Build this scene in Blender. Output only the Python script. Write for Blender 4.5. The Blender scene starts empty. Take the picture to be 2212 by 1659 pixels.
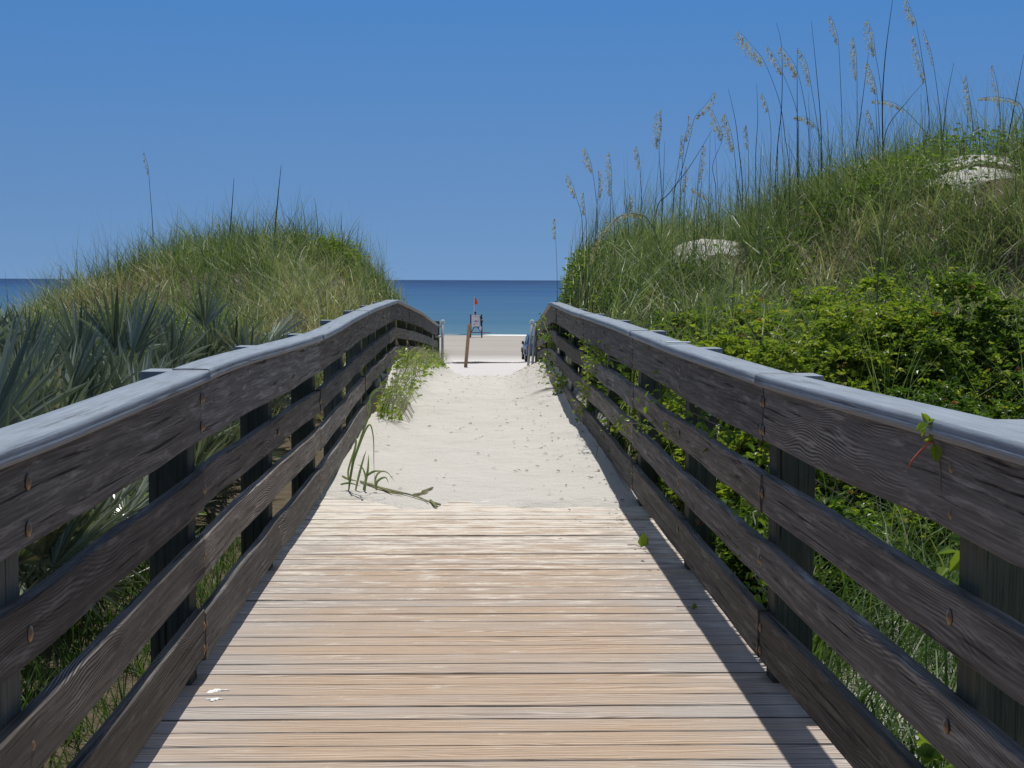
import bpy, bmesh, math, random
import numpy as np
from mathutils import Vector, Matrix, Euler

random.seed(7); RNG = np.random.default_rng(11)
S = bpy.context.scene
COL = S.collection
rad = math.radians

# ------------------------------------------------------------------ camera
F = 3303.0; CX, CY = 1106.0, 829.5          # pixel units of a 2212 x 1659 frame
EYE = Vector((0, 0, 1.45))
ROT = (Matrix.Rotation(rad(-1.63), 3, 'Z') @ Matrix.Rotation(rad(90 - 3.89), 3, 'X') @ Matrix.Rotation(rad(0.19), 3, 'Z'))
cam_d = bpy.data.cameras.new('camera'); cam = bpy.data.objects.new('camera', cam_d); COL.objects.link(cam)
cam_d.sensor_width = 36; cam_d.lens = 36 * F / 2212; cam_d.clip_end = 60000; cam_d.clip_start = 0.05
cam.location = EYE; cam.rotation_euler = ROT.to_euler()
S.camera = cam

def ray(px, py):
    return ROT @ Vector(((px - CX) / F, -(py - CY) / F, -1))
def at(px, py, Y):
    d = ray(px, py); return EYE + d * (Y / d.y)
def atX(px, py, X):
    d = ray(px, py); return EYE + d * (X / d.x)

# ------------------------------------------------------------------ noise
def _hash(ix, iy, seed):
    h = (ix.astype(np.int64) * 374761393 + iy.astype(np.int64) * 668265263 + seed * 2147483647) & 0xffffffff
    h = ((h ^ (h >> 13)) * 1274126177) & 0xffffffff
    return ((h ^ (h >> 16)) & 0xffff) / 65535.0
def vnoise(x, y, seed=0):
    x = np.asarray(x, float); y = np.asarray(y, float)
    ix = np.floor(x); iy = np.floor(y); fx = x - ix; fy = y - iy
    fx = fx * fx * (3 - 2 * fx); fy = fy * fy * (3 - 2 * fy)
    a = _hash(ix, iy, seed); b = _hash(ix + 1, iy, seed); c = _hash(ix, iy + 1, seed); d = _hash(ix + 1, iy + 1, seed)
    return (a + (b - a) * fx) * (1 - fy) + (c + (d - c) * fx) * fy
def fbm(x, y, seed=0, o=4):
    s = 0; a = .5; t = 0
    for i in range(o):
        s = s + a * vnoise(np.asarray(x) * 2 ** i + 17.3 * i, np.asarray(y) * 2 ** i - 9.1 * i, seed + i); t += a; a *= .5
    return s / t
def sst(a, b, x):
    t = np.clip((np.asarray(x, float) - a) / (b - a), 0, 1); return t * t * (3 - 2 * t)

# ------------------------------------------------------------------ rail lines, measured off the photograph
Lp = [(0, 970), (200, 898), (370, 830), (521, 771), (648, 736.6), (701, 721.6), (731, 706.6), (771, 683), (811, 664), (863, 646.6)]
Rp = [(2212, 955), (1922, 881), (1659, 816), (1606, 799), (1438.5, 744), (1328.5, 701.6), (1276, 684), (1233.6, 671.6), (1186, 651.6)]
XL0, XR0 = -0.92, 1.03
def rail_table(pts, X0, tail):
    t = []
    for p in pts:
        q = atX(p[0], p[1], X0); t.append((q.y, X0, q.z))
    t.sort(); t = t + tail
    t = [(-4, X0, t[0][2])] + t
    y = np.arange(-3, 34.01, .1); a = np.array(t)
    k = np.exp(-.5 * (np.arange(-9, 10) / 4.0) ** 2); k /= k.sum()
    def sm(v): return np.convolve(np.pad(v, 9, mode='edge'), k, 'valid')
    return y, sm(np.interp(y, a[:, 0], a[:, 1])), sm(np.interp(y, a[:, 0], a[:, 2]))
qa, qb = at(914.6, 674, 26), at(948, 700.4, 33)
TL = rail_table(Lp, XL0, [(26, qa.x, qa.z), (33, qb.x, qb.z), (36, qb.x + .1, qb.z - .17)])
TR = rail_table(Rp, XR0, [(26, 1.26, qa.z), (33, 1.44, qb.z), (36, 1.55, qb.z - .17)])
def rL(y): return np.interp(y, TL[0], TL[1]), np.interp(y, TL[0], TL[2])
def rR(y): return np.interp(y, TR[0], TR[1]), np.interp(y, TR[0], TR[2])
FACE = 0.03                                    # board face behind the cap's inner edge

# ------------------------------------------------------------------ the terrain's height
PY = np.array([-50, 8.4, 9.5, 10.0, 12, 16, 20, 25, 30, 33.5, 37, 45, 55, 64, 105, 120, 172, 184, 210, 300, 600, 60000.])
PZ = np.array([-.4, -.4, -.045, .014, .03, .055, .07, -.17, -.46, -.65, -.95, -1.55, -2.02, -2.2, -4.2, -4.72, -5.0, -5.2, -5.9, -8, -9, -9.])
RLx = np.array([-60, -14, -9.5, -7.4, -6.3, -5.2, -3.9, -2.7, -1.95, -1.5, -1.2, -.95]); RLz = np.array([.0, .0, -.05, .08, .92, 1.58, 1.78, 1.84, 1.72, 1.36, 1.0, .7])
_rp = [(1195, 640, .25), (1240, 575, .35), (1300, 525, .45), (1400, 485, .47), (1500, 475, .42), (1600, 440, .5), (1700, 392, .52), (1800, 350, .5), (1900, 332, .46), (2000, 325, .3), (2100, 330, .22), (2212, 325, .34)]
RRx = np.array([at(p[0], p[1], 19).x for p in _rp] + [9.5, 14, 60]); RRz = np.array([at(p[0], p[1], 19).z - p[2] for p in _rp] + [2.6, 2.1, 1.4])
def height(x, y, detail=True):
    x = np.asarray(x, float); y = np.asarray(y, float)
    ye = y + (fbm(x * 2.6, y * .4, 57, 4) - .5) * .9 * sst(12.5, 10.5, y) * (y > 7) + .12 * x * sst(12.5, 10.5, y)
    p = np.interp(ye, PY, PZ)
    xl = np.interp(y, TL[0], TL[1]); xr = np.interp(y, TR[0], TR[1])
    inl = x - (xl - FACE); inr = (xr + FACE) - x           # >0 inside the rails
    dune_zone = 1 - sst(31, 42, y)
    # sand banked up against the rails from the inside
    bank = .20 * sst(15, 21, y) * (1 - sst(.0, .75, inr)) + .26 * sst(15.5, 20, y) * (1 - sst(.05, .6, inl)) + .07 * sst(9.5, 12, y) * ((1 - sst(0, .6, inr)) + (1 - sst(0, .4, inl)) * .8)
    inside = p + bank * dune_zone
    # left dune
    sl = sst(10.5, 24, y + (fbm(x * .35, y * .35, 5) - .5) * 3 - np.clip(-x - 3.6, 0, 5) * 1.15)
    back = 1 - sst(25, 37, y + (fbm(x * .2, y * .2, 6) - .5) * 4)
    bl = np.interp(y, [-50, 9, 16, 30, 60], [-.22, -.22, -.05, -.6, -2.1])
    hl = bl + (np.interp(x, RLx, RLz) - bl) * sl * back
    # right dune
    sr = sst(8.8, 19, y + (fbm(x * .35, y * .35, 15) - .5) * 2)
    backr = 1 - sst(20.5, 36, y + (fbm(x * .2, y * .2, 16) - .5) * 4)
    br = np.interp(y, [-50, 7, 12, 20, 30, 60], [-.2, -.2, -.05, .2, -.6, -2.1])
    hr = br + (np.interp(x, RRx, RRz) - br) * sr * backr
    if detail:
        n = (fbm(x * .7, y * .7, 3) - .5) * .28 + (fbm(x * 2.6, y * 2.6, 31) - .5) * .09
        hl = hl + n * sst(9, 14, y); hr = hr + n * sst(9, 14, y)
    hr = hr + .2 * np.exp(-((x - 6.3) / 1.3) ** 2 - ((y - 18.9) / .7) ** 2)
    hr = hr + .19 * np.exp(-((x - 2.62) / .5) ** 2 - ((y - 17.7) / .6) ** 2)
    wl = sst(.02, -.30, inl); wr = sst(.02, -.30, inr)
    h = inside * (1 - wl) * (1 - wr) + hl * wl + hr * wr
    beach = np.interp(y, PY, PZ)
    z = h * dune_zone + beach * (1 - dune_zone)
    if detail:
        inn = (1 - wl) * (1 - wr)
        amp = np.where(y < 12.4, .3, 1.0) * sst(8.5, 9.5, y) * (1 - sst(40, 75, y)) * (inn * 1 + (1 - inn) * .5)
        foot = (fbm(x * 3.2, y * 2.2, 41, 3) - .5) * .075 + (fbm(x * 9, y * 6, 44, 2) - .5) * .016
        z = z + foot * amp
        edge = (fbm(x * .9, y * 4.0, 51, 3) - .5) * .07 * (1 - sst(9.8, 10.3, y)) * sst(8.6, 9.4, y)
        z = z + edge * inn
        z = z + (fbm(x * .25, y * .25, 61, 3) - .5) * .18 * sst(42, 60, y) * (1 - sst(110, 135, y))
    return z
def hz(x, y): return float(height(np.array([x]), np.array([y]))[0])

# ------------------------------------------------------------------ node helpers
def new_mat(name):
    m = bpy.data.materials.new(name); m.use_nodes = True
    nt = m.node_tree; nt.nodes.clear()
    return m, nt
def N(nt, t, **kw):
    n = nt.nodes.new(t)
    for k, v in kw.items():
        if k.startswith('i_'):
            key = k[2:].replace('_', ' ')
            n.inputs[key].default_value = v
        else: setattr(n, k, v)
    return n
def L(nt, a, b): nt.links.new(a, b)
def ramp(nt, fac, stops, interp='LINEAR'):
    r = N(nt, 'ShaderNodeValToRGB'); r.color_ramp.interpolation = interp
    e = r.color_ramp.elements
    while len(e) < len(stops): e.new(.5)
    for el, (p, c) in zip(e, stops):
        el.position = p; el.color = (*c, 1) if len(c) == 3 else c
    L(nt, fac, r.inputs[0]); return r.outputs[0]
def noise(nt, vec, scale, detail=4, rough=.6, dist=0):
    n = N(nt, 'ShaderNodeTexNoise'); n.inputs['Scale'].default_value = scale; n.inputs['Detail'].default_value = detail
    n.inputs['Roughness'].default_value = rough; n.inputs['Distortion'].default_value = dist
    if vec is not None: L(nt, vec, n.inputs['Vector'])
    return n.outputs['Fac']
def mapping(nt, vec, scale=(1, 1, 1), loc=(0, 0, 0), rot=(0, 0, 0)):
    m = N(nt, 'ShaderNodeMapping'); m.inputs['Scale'].default_value = scale; m.inputs['Location'].default_value = loc; m.inputs['Rotation'].default_value = rot
    L(nt, vec, m.inputs['Vector']); return m.outputs[0]
def math_(nt, op, a, b=None, clamp=False):
    m = N(nt, 'ShaderNodeMath', operation=op); m.use_clamp = clamp
    for i, v in enumerate((a, b)):
        if v is None: continue
        if isinstance(v, (int, float)): m.inputs[i].default_value = v
        else: L(nt, v, m.inputs[i])
    return m.outputs[0]
def mix(nt, fac, a, b, blend='MIX'):
    m = N(nt, 'ShaderNodeMix', data_type='RGBA', blend_type=blend)
    for sock, v in ((m.inputs[0], fac), (m.inputs[6], a), (m.inputs[7], b)):
        if isinstance(v, (int, float)): sock.default_value = v
        elif isinstance(v, tuple): sock.default_value = (*v, 1) if len(v) == 3 else v
        else: L(nt, v, sock)
    return m.outputs[2]
def bump(nt, h, strength, dist):
    b = N(nt, 'ShaderNodeBump'); b.inputs['Strength'].default_value = strength; b.inputs['Distance'].default_value = dist
    L(nt, h, b.inputs['Height']); return b.outputs[0]
def principled(nt, color, rough=.6, normal=None, metallic=0, spec=.5):
    p = N(nt, 'ShaderNodeBsdfPrincipled')
    for sock, v in ((p.inputs['Base Color'], color), (p.inputs['Roughness'], rough)):
        if isinstance(v, (int, float)): sock.default_value = v
        elif isinstance(v, tuple): sock.default_value = (*v, 1)
        else: L(nt, v, sock)
    p.inputs['Metallic'].default_value = metallic; p.inputs['Specular IOR Level'].default_value = spec
    if normal is not None: L(nt, normal, p.inputs['Normal'])
    o = N(nt, 'ShaderNodeOutputMaterial'); L(nt, p.outputs[0], o.inputs[0]); return p
def coords(nt, which='Object'): return N(nt, 'ShaderNodeTexCoord').outputs[which]
def attr(nt, name): return N(nt, 'ShaderNodeAttribute', attribute_name=name).outputs['Fac']
def rnd(nt): return N(nt, 'ShaderNodeObjectInfo').outputs['Random']

def mat_plain(name, c, rough=.5, metallic=0, spec=.5, var=.25, scale=12, bumpv=0):
    m, nt = new_mat(name); v = coords(nt)
    n = noise(nt, v, scale, 5)
    col = mix(nt, n, tuple(x * (1 - var) for x in c), tuple(min(1, x * (1 + var)) for x in c))
    nm = bump(nt, noise(nt, v, scale * 5, 3), .3, bumpv) if bumpv else None
    principled(nt, col, rough, nm, metallic, spec); return m

# ------------------------------------------------------------------ materials
def make_wood(name, dark, mid, light, grain_bump=.0022, ringv=11, stain=(.10, .085, .07), ringw=.13):
    m, nt = new_mat(name); uv = N(nt, 'ShaderNodeUVMap').outputs[0]
    wob = N(nt, 'ShaderNodeTexNoise'); wob.inputs['Scale'].default_value = 1; wob.inputs['Detail'].default_value = 2
    L(nt, mapping(nt, uv, (1.1, 3.5, 1)), wob.inputs['Vector'])
    dis = N(nt, 'ShaderNodeVectorMath', operation='SCALE'); L(nt, wob.outputs['Color'], dis.inputs[0]); dis.inputs['Scale'].default_value = 4.0
    add = N(nt, 'ShaderNodeVectorMath', operation='ADD'); L(nt, mapping(nt, uv, (.5, ringv * 1.9, 1)), add.inputs[0]); L(nt, dis.outputs[0], add.inputs[1])
    w = N(nt, 'ShaderNodeTexWave', wave_type='BANDS', bands_direction='Y', wave_profile='SIN')
    w.inputs['Scale'].default_value = 1.6; w.inputs['Distortion'].default_value = 2.2; w.inputs['Detail'].default_value = 2; w.inputs['Detail Scale'].default_value = .6
    L(nt, add.outputs[0], w.inputs['Vector'])
    msk = ramp(nt, noise(nt, mapping(nt, uv, (.9, 5, 1), (31, 4, 0)), 1, 3), [(.5, (0, 0, 0)), (.64, (1, 1, 1))])
    rings = math_(nt, 'ADD', math_(nt, 'MULTIPLY', math_(nt, 'SUBTRACT', w.outputs['Fac'], .5), msk), .5)
    fine = noise(nt, mapping(nt, uv, (2.2, 130, 1)), 1, 5, .75)
    mid_ = noise(nt, mapping(nt, uv, (1.3, 34, 1), (13, 17, 0)), 1, 5, .7, .25)
    fine = math_(nt, 'ADD', math_(nt, 'MULTIPLY', fine, .55), math_(nt, 'MULTIPLY', mid_, .45))
    crack = noise(nt, mapping(nt, uv, (1.1, 46, 1), (3, 7, 0)), 1, 5, .65, .4)
    vk = N(nt, 'ShaderNodeTexVoronoi'); vk.inputs['Scale'].default_value = 1; L(nt, mapping(nt, uv, (1.1, 4.3, 1), (2, 9, 0)), vk.inputs['Vector'])
    knot = ramp(nt, vk.outputs['Distance'], [(.0, (1, 1, 1)), (.05, (.75, .75, .75)), (.10, (0, 0, 0))])
    crk = ramp(nt, crack, [(.0, (0, 0, 0)), (.35, (0, 0, 0)), (.41, (1, 1, 1))])
    big = noise(nt, mapping(nt, uv, (1.3, 4, 1), (11, 2, 0)), 1, 4, .6)
    g = math_(nt, 'ADD', math_(nt, 'MULTIPLY', rings, ringw), math_(nt, 'MULTIPLY', fine, 1 - ringw))
    c = ramp(nt, g, [(.36, dark), (.5, mid), (.66, light)])
    c = mix(nt, math_(nt, 'MULTIPLY', ramp(nt, big, [(.5, (0, 0, 0)), (.72, (1, 1, 1))]), .6), c, stain)
    pale = noise(nt, mapping(nt, uv, (2.6, 24, 1), (5, 21, 0)), 1, 6, .72)
    c = mix(nt, math_(nt, 'MULTIPLY', ramp(nt, pale, [(.54, (0, 0, 0)), (.70, (1, 1, 1))]), .55), c, tuple(min(1, x * 1.5) for x in light))
    tone = N(nt, 'ShaderNodeHueSaturation'); L(nt, c, tone.inputs['Color']); L(nt, math_(nt, 'ADD', math_(nt, 'MULTIPLY', math_(nt, 'FRACT', math_(nt, 'MULTIPLY', rnd(nt), 7.3)), 1.1), .5), tone.inputs['Saturation'])
    L(nt, math_(nt, 'ADD', math_(nt, 'MULTIPLY', rnd(nt), .9), .58), tone.inputs['Value'])
    c = mix(nt, crk, tuple(x * .35 for x in dark), tone.outputs[0]); c = mix(nt, math_(nt, 'MULTIPLY', knot, .7), c, tuple(x * .6 for x in dark))
    h = math_(nt, 'ADD', math_(nt, 'ADD', math_(nt, 'MULTIPLY', rings, .25), math_(nt, 'MULTIPLY', fine, 1.3)), math_(nt, 'MULTIPLY', crk, 1.0))
    principled(nt, c, .82, bump(nt, h, 1.0, grain_bump), spec=.25); return m
M_RAIL = make_wood('weathered_rail_wood', (.034, .031, .028), (.1, .092, .084), (.27, .255, .235))
M_RAILG = make_wood('weathered_rail_wood_open_grain', (.034, .031, .028), (.11, .102, .094), (.28, .265, .245), ringw=.34)
M_POST = make_wood('treated_post_wood', (.045, .05, .038), (.088, .096, .074), (.14, .148, .118), stain=(.065, .075, .05), ringw=.05)
M_GREYPOST = make_wood('brown_beach_post_wood', (.2, .14, .09), (.3, .21, .14), (.4, .3, .21), stain=(.28, .2, .13))

def make_cap():
    m, nt = new_mat('grey_cap_wood'); uv = N(nt, 'ShaderNodeUVMap').outputs[0]
    fine = noise(nt, mapping(nt, uv, (2.5, 150, 1)), 1, 5, .7)
    sp = noise(nt, mapping(nt, uv, (60, 220, 1)), 1, 3, .6)
    big = noise(nt, mapping(nt, uv, (1.5, 9, 1)), 1, 4)
    c = ramp(nt, fine, [(.34, (.14, .172, .215)), (.5, (.235, .282, .34)), (.68, (.34, .385, .445))])
    c = mix(nt, math_(nt, 'MULTIPLY', big, .45), c, (.17, .205, .25))
    c = mix(nt, math_(nt, 'MULTIPLY', ramp(nt, sp, [(.62, (0, 0, 0)), (.72, (1, 1, 1))]), .3), c, (.4, .46, .52))
    ck = ramp(nt, noise(nt, mapping(nt, uv, (1.0, 34, 1), (6, 3, 0)), 1, 5, .65, .3), [(.33, (1, 1, 1)), (.39, (0, 0, 0))])
    c = mix(nt, math_(nt, 'MULTIPLY', ck, .7), c, (.07, .075, .08))
    st_ = noise(nt, mapping(nt, uv, (3, 12, 1), (2, 14, 0)), 1, 5, .7)
    c = mix(nt, math_(nt, 'MULTIPLY', ramp(nt, st_, [(.5, (0, 0, 0)), (.7, (1, 1, 1))]), .4), c, (.13, .135, .135))
    h = math_(nt, 'ADD', math_(nt, 'ADD', fine, math_(nt, 'MULTIPLY', sp, .4)), math_(nt, 'MULTIPLY', ck, -1.2))
    principled(nt, c, .65, bump(nt, h, .8, .002), spec=.3); return m
M_CAP = make_cap()

def make_deck():
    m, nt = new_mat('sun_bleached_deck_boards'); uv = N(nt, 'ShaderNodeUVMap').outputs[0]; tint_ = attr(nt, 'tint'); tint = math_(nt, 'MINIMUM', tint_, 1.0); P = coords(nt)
    sx = N(nt, 'ShaderNodeSeparateXYZ'); L(nt, P, sx.inputs[0])
    wob = N(nt, 'ShaderNodeTexNoise'); wob.inputs['Scale'].default_value = 1; L(nt, mapping(nt, uv, (1.2, 8, 1)), wob.inputs['Vector'])
    dis = N(nt, 'ShaderNodeVectorMath', operation='SCALE'); L(nt, wob.outputs['Color'], dis.inputs[0]); dis.inputs['Scale'].default_value = 1.6
    add = N(nt, 'ShaderNodeVectorMath', operation='ADD'); L(nt, mapping(nt, uv, (.45, 13, 1)), add.inputs[0]); L(nt, dis.outputs[0], add.inputs[1])
    w = N(nt, 'ShaderNodeTexWave', wave_type='BANDS', bands_direction='Y'); w.inputs['Scale'].default_value = 1.5; w.inputs['Distortion'].default_value = 2; w.inputs['Detail'].default_value = 2
    L(nt, add.outputs[0], w.inputs['Vector']); rings = w.outputs['Fac']
    fine = noise(nt, mapping(nt, uv, (2.0, 130, 1)), 1, 4, .7)
    streak = noise(nt, mapping(nt, uv, (2.2, 42, 1), (4, 9, 0)), 1, 7, .8)
    g = math_(nt, 'ADD', math_(nt, 'MULTIPLY', rings, .3), math_(nt, 'MULTIPLY', fine, .7))
    tan = ramp(nt, g, [(.28, (.25, .175, .12)), (.5, (.43, .32, .23)), (.74, (.58, .465, .365))])
    gry = ramp(nt, g, [(.28, (.22, .195, .175)), (.5, (.39, .35, .32)), (.74, (.56, .52, .485))])
    ed = math_(nt, 'ABSOLUTE', math_(nt, 'SUBTRACT', sx.outputs[0], .05))
    edge = N(nt, 'ShaderNodeMapRange', interpolation_type='SMOOTHSTEP'); edge.inputs[1].default_value = .45; edge.inputs[2].default_value = .95; L(nt, ed, edge.inputs[0])
    patch = noise(nt, mapping(nt, uv, (2.2, 7, 1), (1, 5, 0)), 1, 4)
    greyf = math_(nt, 'ADD', math_(nt, 'ADD', math_(nt, 'MULTIPLY', edge.outputs[0], .6), math_(nt, 'MULTIPLY', tint, .8)), math_(nt, 'MULTIPLY', math_(nt, 'SUBTRACT', patch, .6), 1.5), True)
    c = mix(nt, greyf, tan, gry)
    dk = ramp(nt, streak, [(.30, (1, 1, 1)), (.42, (0, 0, 0))])
    c = mix(nt, math_(nt, 'MULTIPLY', dk, .45), c, (.19, .155, .125))
    blot = noise(nt, mapping(nt, uv, (5, 26, 1), (8, 2, 0)), 1, 8, .8)
    c = mix(nt, math_(nt, 'MULTIPLY', ramp(nt, blot, [(.52, (0, 0, 0)), (.68, (1, 1, 1))]), .5), c, (.34, .31, .29))
    blot2 = noise(nt, mapping(nt, uv, (6, 34, 1), (18, 12, 0)), 1, 8, .8)
    c = mix(nt, math_(nt, 'MULTIPLY', ramp(nt, blot2, [(.55, (0, 0, 0)), (.7, (1, 1, 1))]), .55), c, (.58, .515, .44))
    # knots
    vor = N(nt, 'ShaderNodeTexVoronoi'); vor.inputs['Scale'].default_value = 1; L(nt, mapping(nt, uv, (1.3, 5, 1)), vor.inputs['Vector'])
    kn = ramp(nt, vor.outputs['Distance'], [(.0, (1, 1, 1)), (.05, (.8, .8, .8)), (.11, (0, 0, 0))])
    c = mix(nt, math_(nt, 'MULTIPLY', kn, .45), c, (.2, .16, .125))
    # drifted sand grains lying on the boards, thicker near the drift
    mr = N(nt, 'ShaderNodeMapRange'); mr.inputs[1].default_value = 5.5; mr.inputs[2].default_value = 9.8; mr.inputs[3].default_value = 0; mr.inputs[4].default_value = .2; L(nt, sx.outputs[1], mr.inputs[0])
    sn = noise(nt, mapping(nt, P, (3.2, 14, 1)), 1, 9, .78)
    sandm = ramp(nt, math_(nt, 'ADD', sn, mr.outputs[0]), [(.6, (0, 0, 0)), (.7, (1, 1, 1))])
    c = mix(nt, math_(nt, 'MULTIPLY', sandm, .85), c, (.7, .655, .58))
    fl = noise(nt, mapping(nt, P, (26, 60, 1)), 1, 3, .7)
    c = mix(nt, math_(nt, 'MULTIPLY', ramp(nt, fl, [(.70, (0, 0, 0)), (.76, (1, 1, 1))]), .6), c, (.7, .66, .6))
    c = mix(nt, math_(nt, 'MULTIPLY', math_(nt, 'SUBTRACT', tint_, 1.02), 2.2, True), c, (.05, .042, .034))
    h = math_(nt, 'ADD', math_(nt, 'MULTIPLY', rings, .5), math_(nt, 'ADD', fine, math_(nt, 'MULTIPLY', dk, -.8)))
    principled(nt, c, .85, bump(nt, h, .8, .0016), spec=.2); return m
M_DECK = make_deck()

def make_sand():
    m, nt = new_mat('pale_sand'); P = coords(nt); veg = attr(nt, 'veg')
    sx = N(nt, 'ShaderNodeSeparateXYZ'); L(nt, P, sx.inputs[0])
    n1 = noise(nt, mapping(nt, P, (1, 1, 1)), 1.1, 6, .6); n2 = noise(nt, P, 38, 4, .7); n3 = noise(nt, P, 420, 2, .6)
    c = mix(nt, n1, (.555, .54, .5), (.675, .66, .62))
    c = mix(nt, math_(nt, 'MULTIPLY', ramp(nt, n3, [(.3, (1, 1, 1)), (.6, (0, 0, 0))]), .25), c, (.4, .36, .3))
    c = mix(nt, math_(nt, 'MULTIPLY', ramp(nt, n2, [(.62, (0, 0, 0)), (.75, (1, 1, 1))]), .22), c, (.38, .33, .27))
    # dry upper beach is whiter, the tide-washed beach is grey
    b1 = N(nt, 'ShaderNodeMapRange', interpolation_type='SMOOTHSTEP'); b1.inputs[1].default_value = 33; b1.inputs[2].default_value = 46; L(nt, sx.outputs[1], b1.inputs[0])
    c = mix(nt, b1.outputs[0], c, mix(nt, n1, (.54, .515, .49), (.66, .635, .61)))
    yy = math_(nt, 'ADD', sx.outputs[1], math_(nt, 'MULTIPLY', math_(nt, 'SUBTRACT', noise(nt, mapping(nt, P, (.03, .06, 1)), 1, 4), .5), 22))
    b2 = N(nt, 'ShaderNodeMapRange', interpolation_type='SMOOTHSTEP'); b2.inputs[1].default_value = 112; b2.inputs[2].default_value = 128; L(nt, yy, b2.inputs[0])
    wetn = noise(nt, mapping(nt, P, (.02, .14, 1)), 1, 5)
    c = mix(nt, b2.outputs[0], c, ramp(nt, wetn, [(.3, (.33, .305, .275)), (.7, (.42, .385, .345))]))
    litter = mix(nt, noise(nt, P, 22, 5, .7), (.045, .036, .022), (.2, .165, .115))
    vm = ramp(nt, math_(nt, 'ADD', veg, math_(nt, 'MULTIPLY', math_(nt, 'SUBTRACT', noise(nt, P, 3.5, 5), .5), .7)), [(.35, (0, 0, 0)), (.65, (1, 1, 1))])
    c = mix(nt, vm, c, litter)
    h = math_(nt, 'ADD', math_(nt, 'ADD', math_(nt, 'MULTIPLY', noise(nt, P, 4.5, 5, .62), 1.5), math_(nt, 'MULTIPLY', n2, .5)), math_(nt, 'MULTIPLY', n3, .06))
    principled(nt, c, .95, bump(nt, h, .75, .05), spec=.12); return m
M_SAND = make_sand()

def make_sea():
    m, nt = new_mat('sea_water'); P = coords(nt)
    sx = N(nt, 'ShaderNodeSeparateXYZ'); L(nt, P, sx.inputs[0])
    lg = math_(nt, 'LOGARITHM', math_(nt, 'MAXIMUM', sx.outputs[1], 1), 10)
    mr = N(nt, 'ShaderNodeMapRange'); mr.inputs[1].default_value = 2.26; mr.inputs[2].default_value = 3.7; L(nt, lg, mr.inputs[0])
    # swell lines running along the shore; wavelength grows with the depth offshore
    wv = noise(nt, mapping(nt, P, (.008, .055, 1)), 1, 4, .6, .2)
    lv = N(nt, 'ShaderNodeCombineXYZ'); L(nt, math_(nt, 'MULTIPLY', sx.outputs[0], .006), lv.inputs[0]); L(nt, math_(nt, 'MULTIPLY', lg, 14), lv.inputs[1])
    wl = noise(nt, lv.outputs[0], 1.0, 5, .6, .3)
    c = ramp(nt, mr.outputs[0], [(0, (.09, .18, .24)), (.08, (.05, .13, .215)), (.25, (.034, .105, .225)), (.5, (.017, .066, .19)), (.75, (.008, .034, .14)), (1, (.005, .021, .1))])
    c = mix(nt, ramp(nt, wl, [(.4, (0, 0, 0)), (.7, (.5, .5, .5))]), c, (.03, .12, .17))
    c = mix(nt, ramp(nt, wv, [(.5, (0, 0, 0)), (.8, (.35, .35, .35))]), c, (.1, .22, .31))
    h = math_(nt, 'ADD', noise(nt, mapping(nt, P, (.12, .5, 1)), 1, 4), math_(nt, 'MULTIPLY', wv, 2))
    principled(nt, c, .5, bump(nt, h, .6, .5), spec=.05); return m
M_SEA = make_sea()
M_FOAM = mat_plain('white_foam', (.8, .82, .82), .9, var=.1, scale=3)

def leaf_mat(name, stops, trans=.4, rough=.45, spec=.35, tcol=1.25):
    m, nt = new_mat(name); t = attr(nt, 'tint')
    c = ramp(nt, t, stops)
    n = noise(nt, coords(nt), 9, 3)
    hs = N(nt, 'ShaderNodeHueSaturation'); L(nt, c, hs.inputs['Color']); L(nt, math_(nt, 'ADD', math_(nt, 'MULTIPLY', n, .7), .65), hs.inputs['Value'])
    c = hs.outputs[0]
    p = N(nt, 'ShaderNodeBsdfPrincipled'); L(nt, c, p.inputs['Base Color']); p.inputs['Roughness'].default_value = rough; p.inputs['Specular IOR Level'].default_value = spec
    tr = N(nt, 'ShaderNodeBsdfTranslucent')
    L(nt, mix(nt, 1.0, c, (tcol, tcol * 1.05, tcol * .6), 'MULTIPLY'), tr.inputs['Color'])
    ms = N(nt, 'ShaderNodeMixShader'); ms.inputs[0].default_value = trans
    L(nt, p.outputs[0], ms.inputs[1]); L(nt, tr.outputs[0], ms.inputs[2])
    o = N(nt, 'ShaderNodeOutputMaterial'); L(nt, ms.outputs[0], o.inputs[0]); return m
GREEN = (.085, .13, .035); OLIVE = (.16, .19, .075); BLUEG = (.12, .17, .105); STRAW = (.36, .30, .17); BROWN = (.15, .105, .06)
M_GRASS = leaf_mat('dune_grass', [(0, (.035, .07, .018)), (.22, (.1, .165, .045)), (.5, (.22, .285, .115)), (.7, (.33, .365, .2)), (.84, (.46, .41, .26)), (1, (.19, .135, .09))], .3, .45, .35)
M_LAWN = leaf_mat('fresh_grass', [(0, (.04, .085, .015)), (.5, (.085, .155, .03)), (.8, (.18, .2, .07)), (1, STRAW)], .35, .5)
M_VINE = leaf_mat('shrub_leaves', [(0, (.045, .09, .015)), (.35, (.09, .165, .022)), (.6, (.19, .275, .03)), (.88, (.32, .38, .05)), (.96, (.3, .27, .06)), (1, (.24, .1, .045))], .42, .38, .4)
M_PALM = leaf_mat('palmetto_leaf', [(0, (.035, .055, .028)), (.42, (.18, .22, .15)), (.75, (.36, .41, .31)), (.93, (.42, .42, .28)), (1, (.5, .4, .25))], .16, .3, .7, 1.0)
M_REED = leaf_mat('reed_leaf', [(0, (.15, .21, .1)), (.5, (.23, .29, .15)), (1, (.36, .32, .18))], .3, .5)
M_SEED = leaf_mat('sea_oat_seed', [(0, (.2, .19, .12)), (.5, (.5, .46, .31)), (1, (.74, .7, .54))], .3, .6, .2)
M_STEM = leaf_mat('grass_stem', [(0, (.035, .045, .03)), (.5, (.09, .11, .05)), (1, (.3, .27, .15))], .05, .6, .2)
M_TWIG = mat_plain('grey_twigs', (.2, .17, .14), .8)
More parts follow.
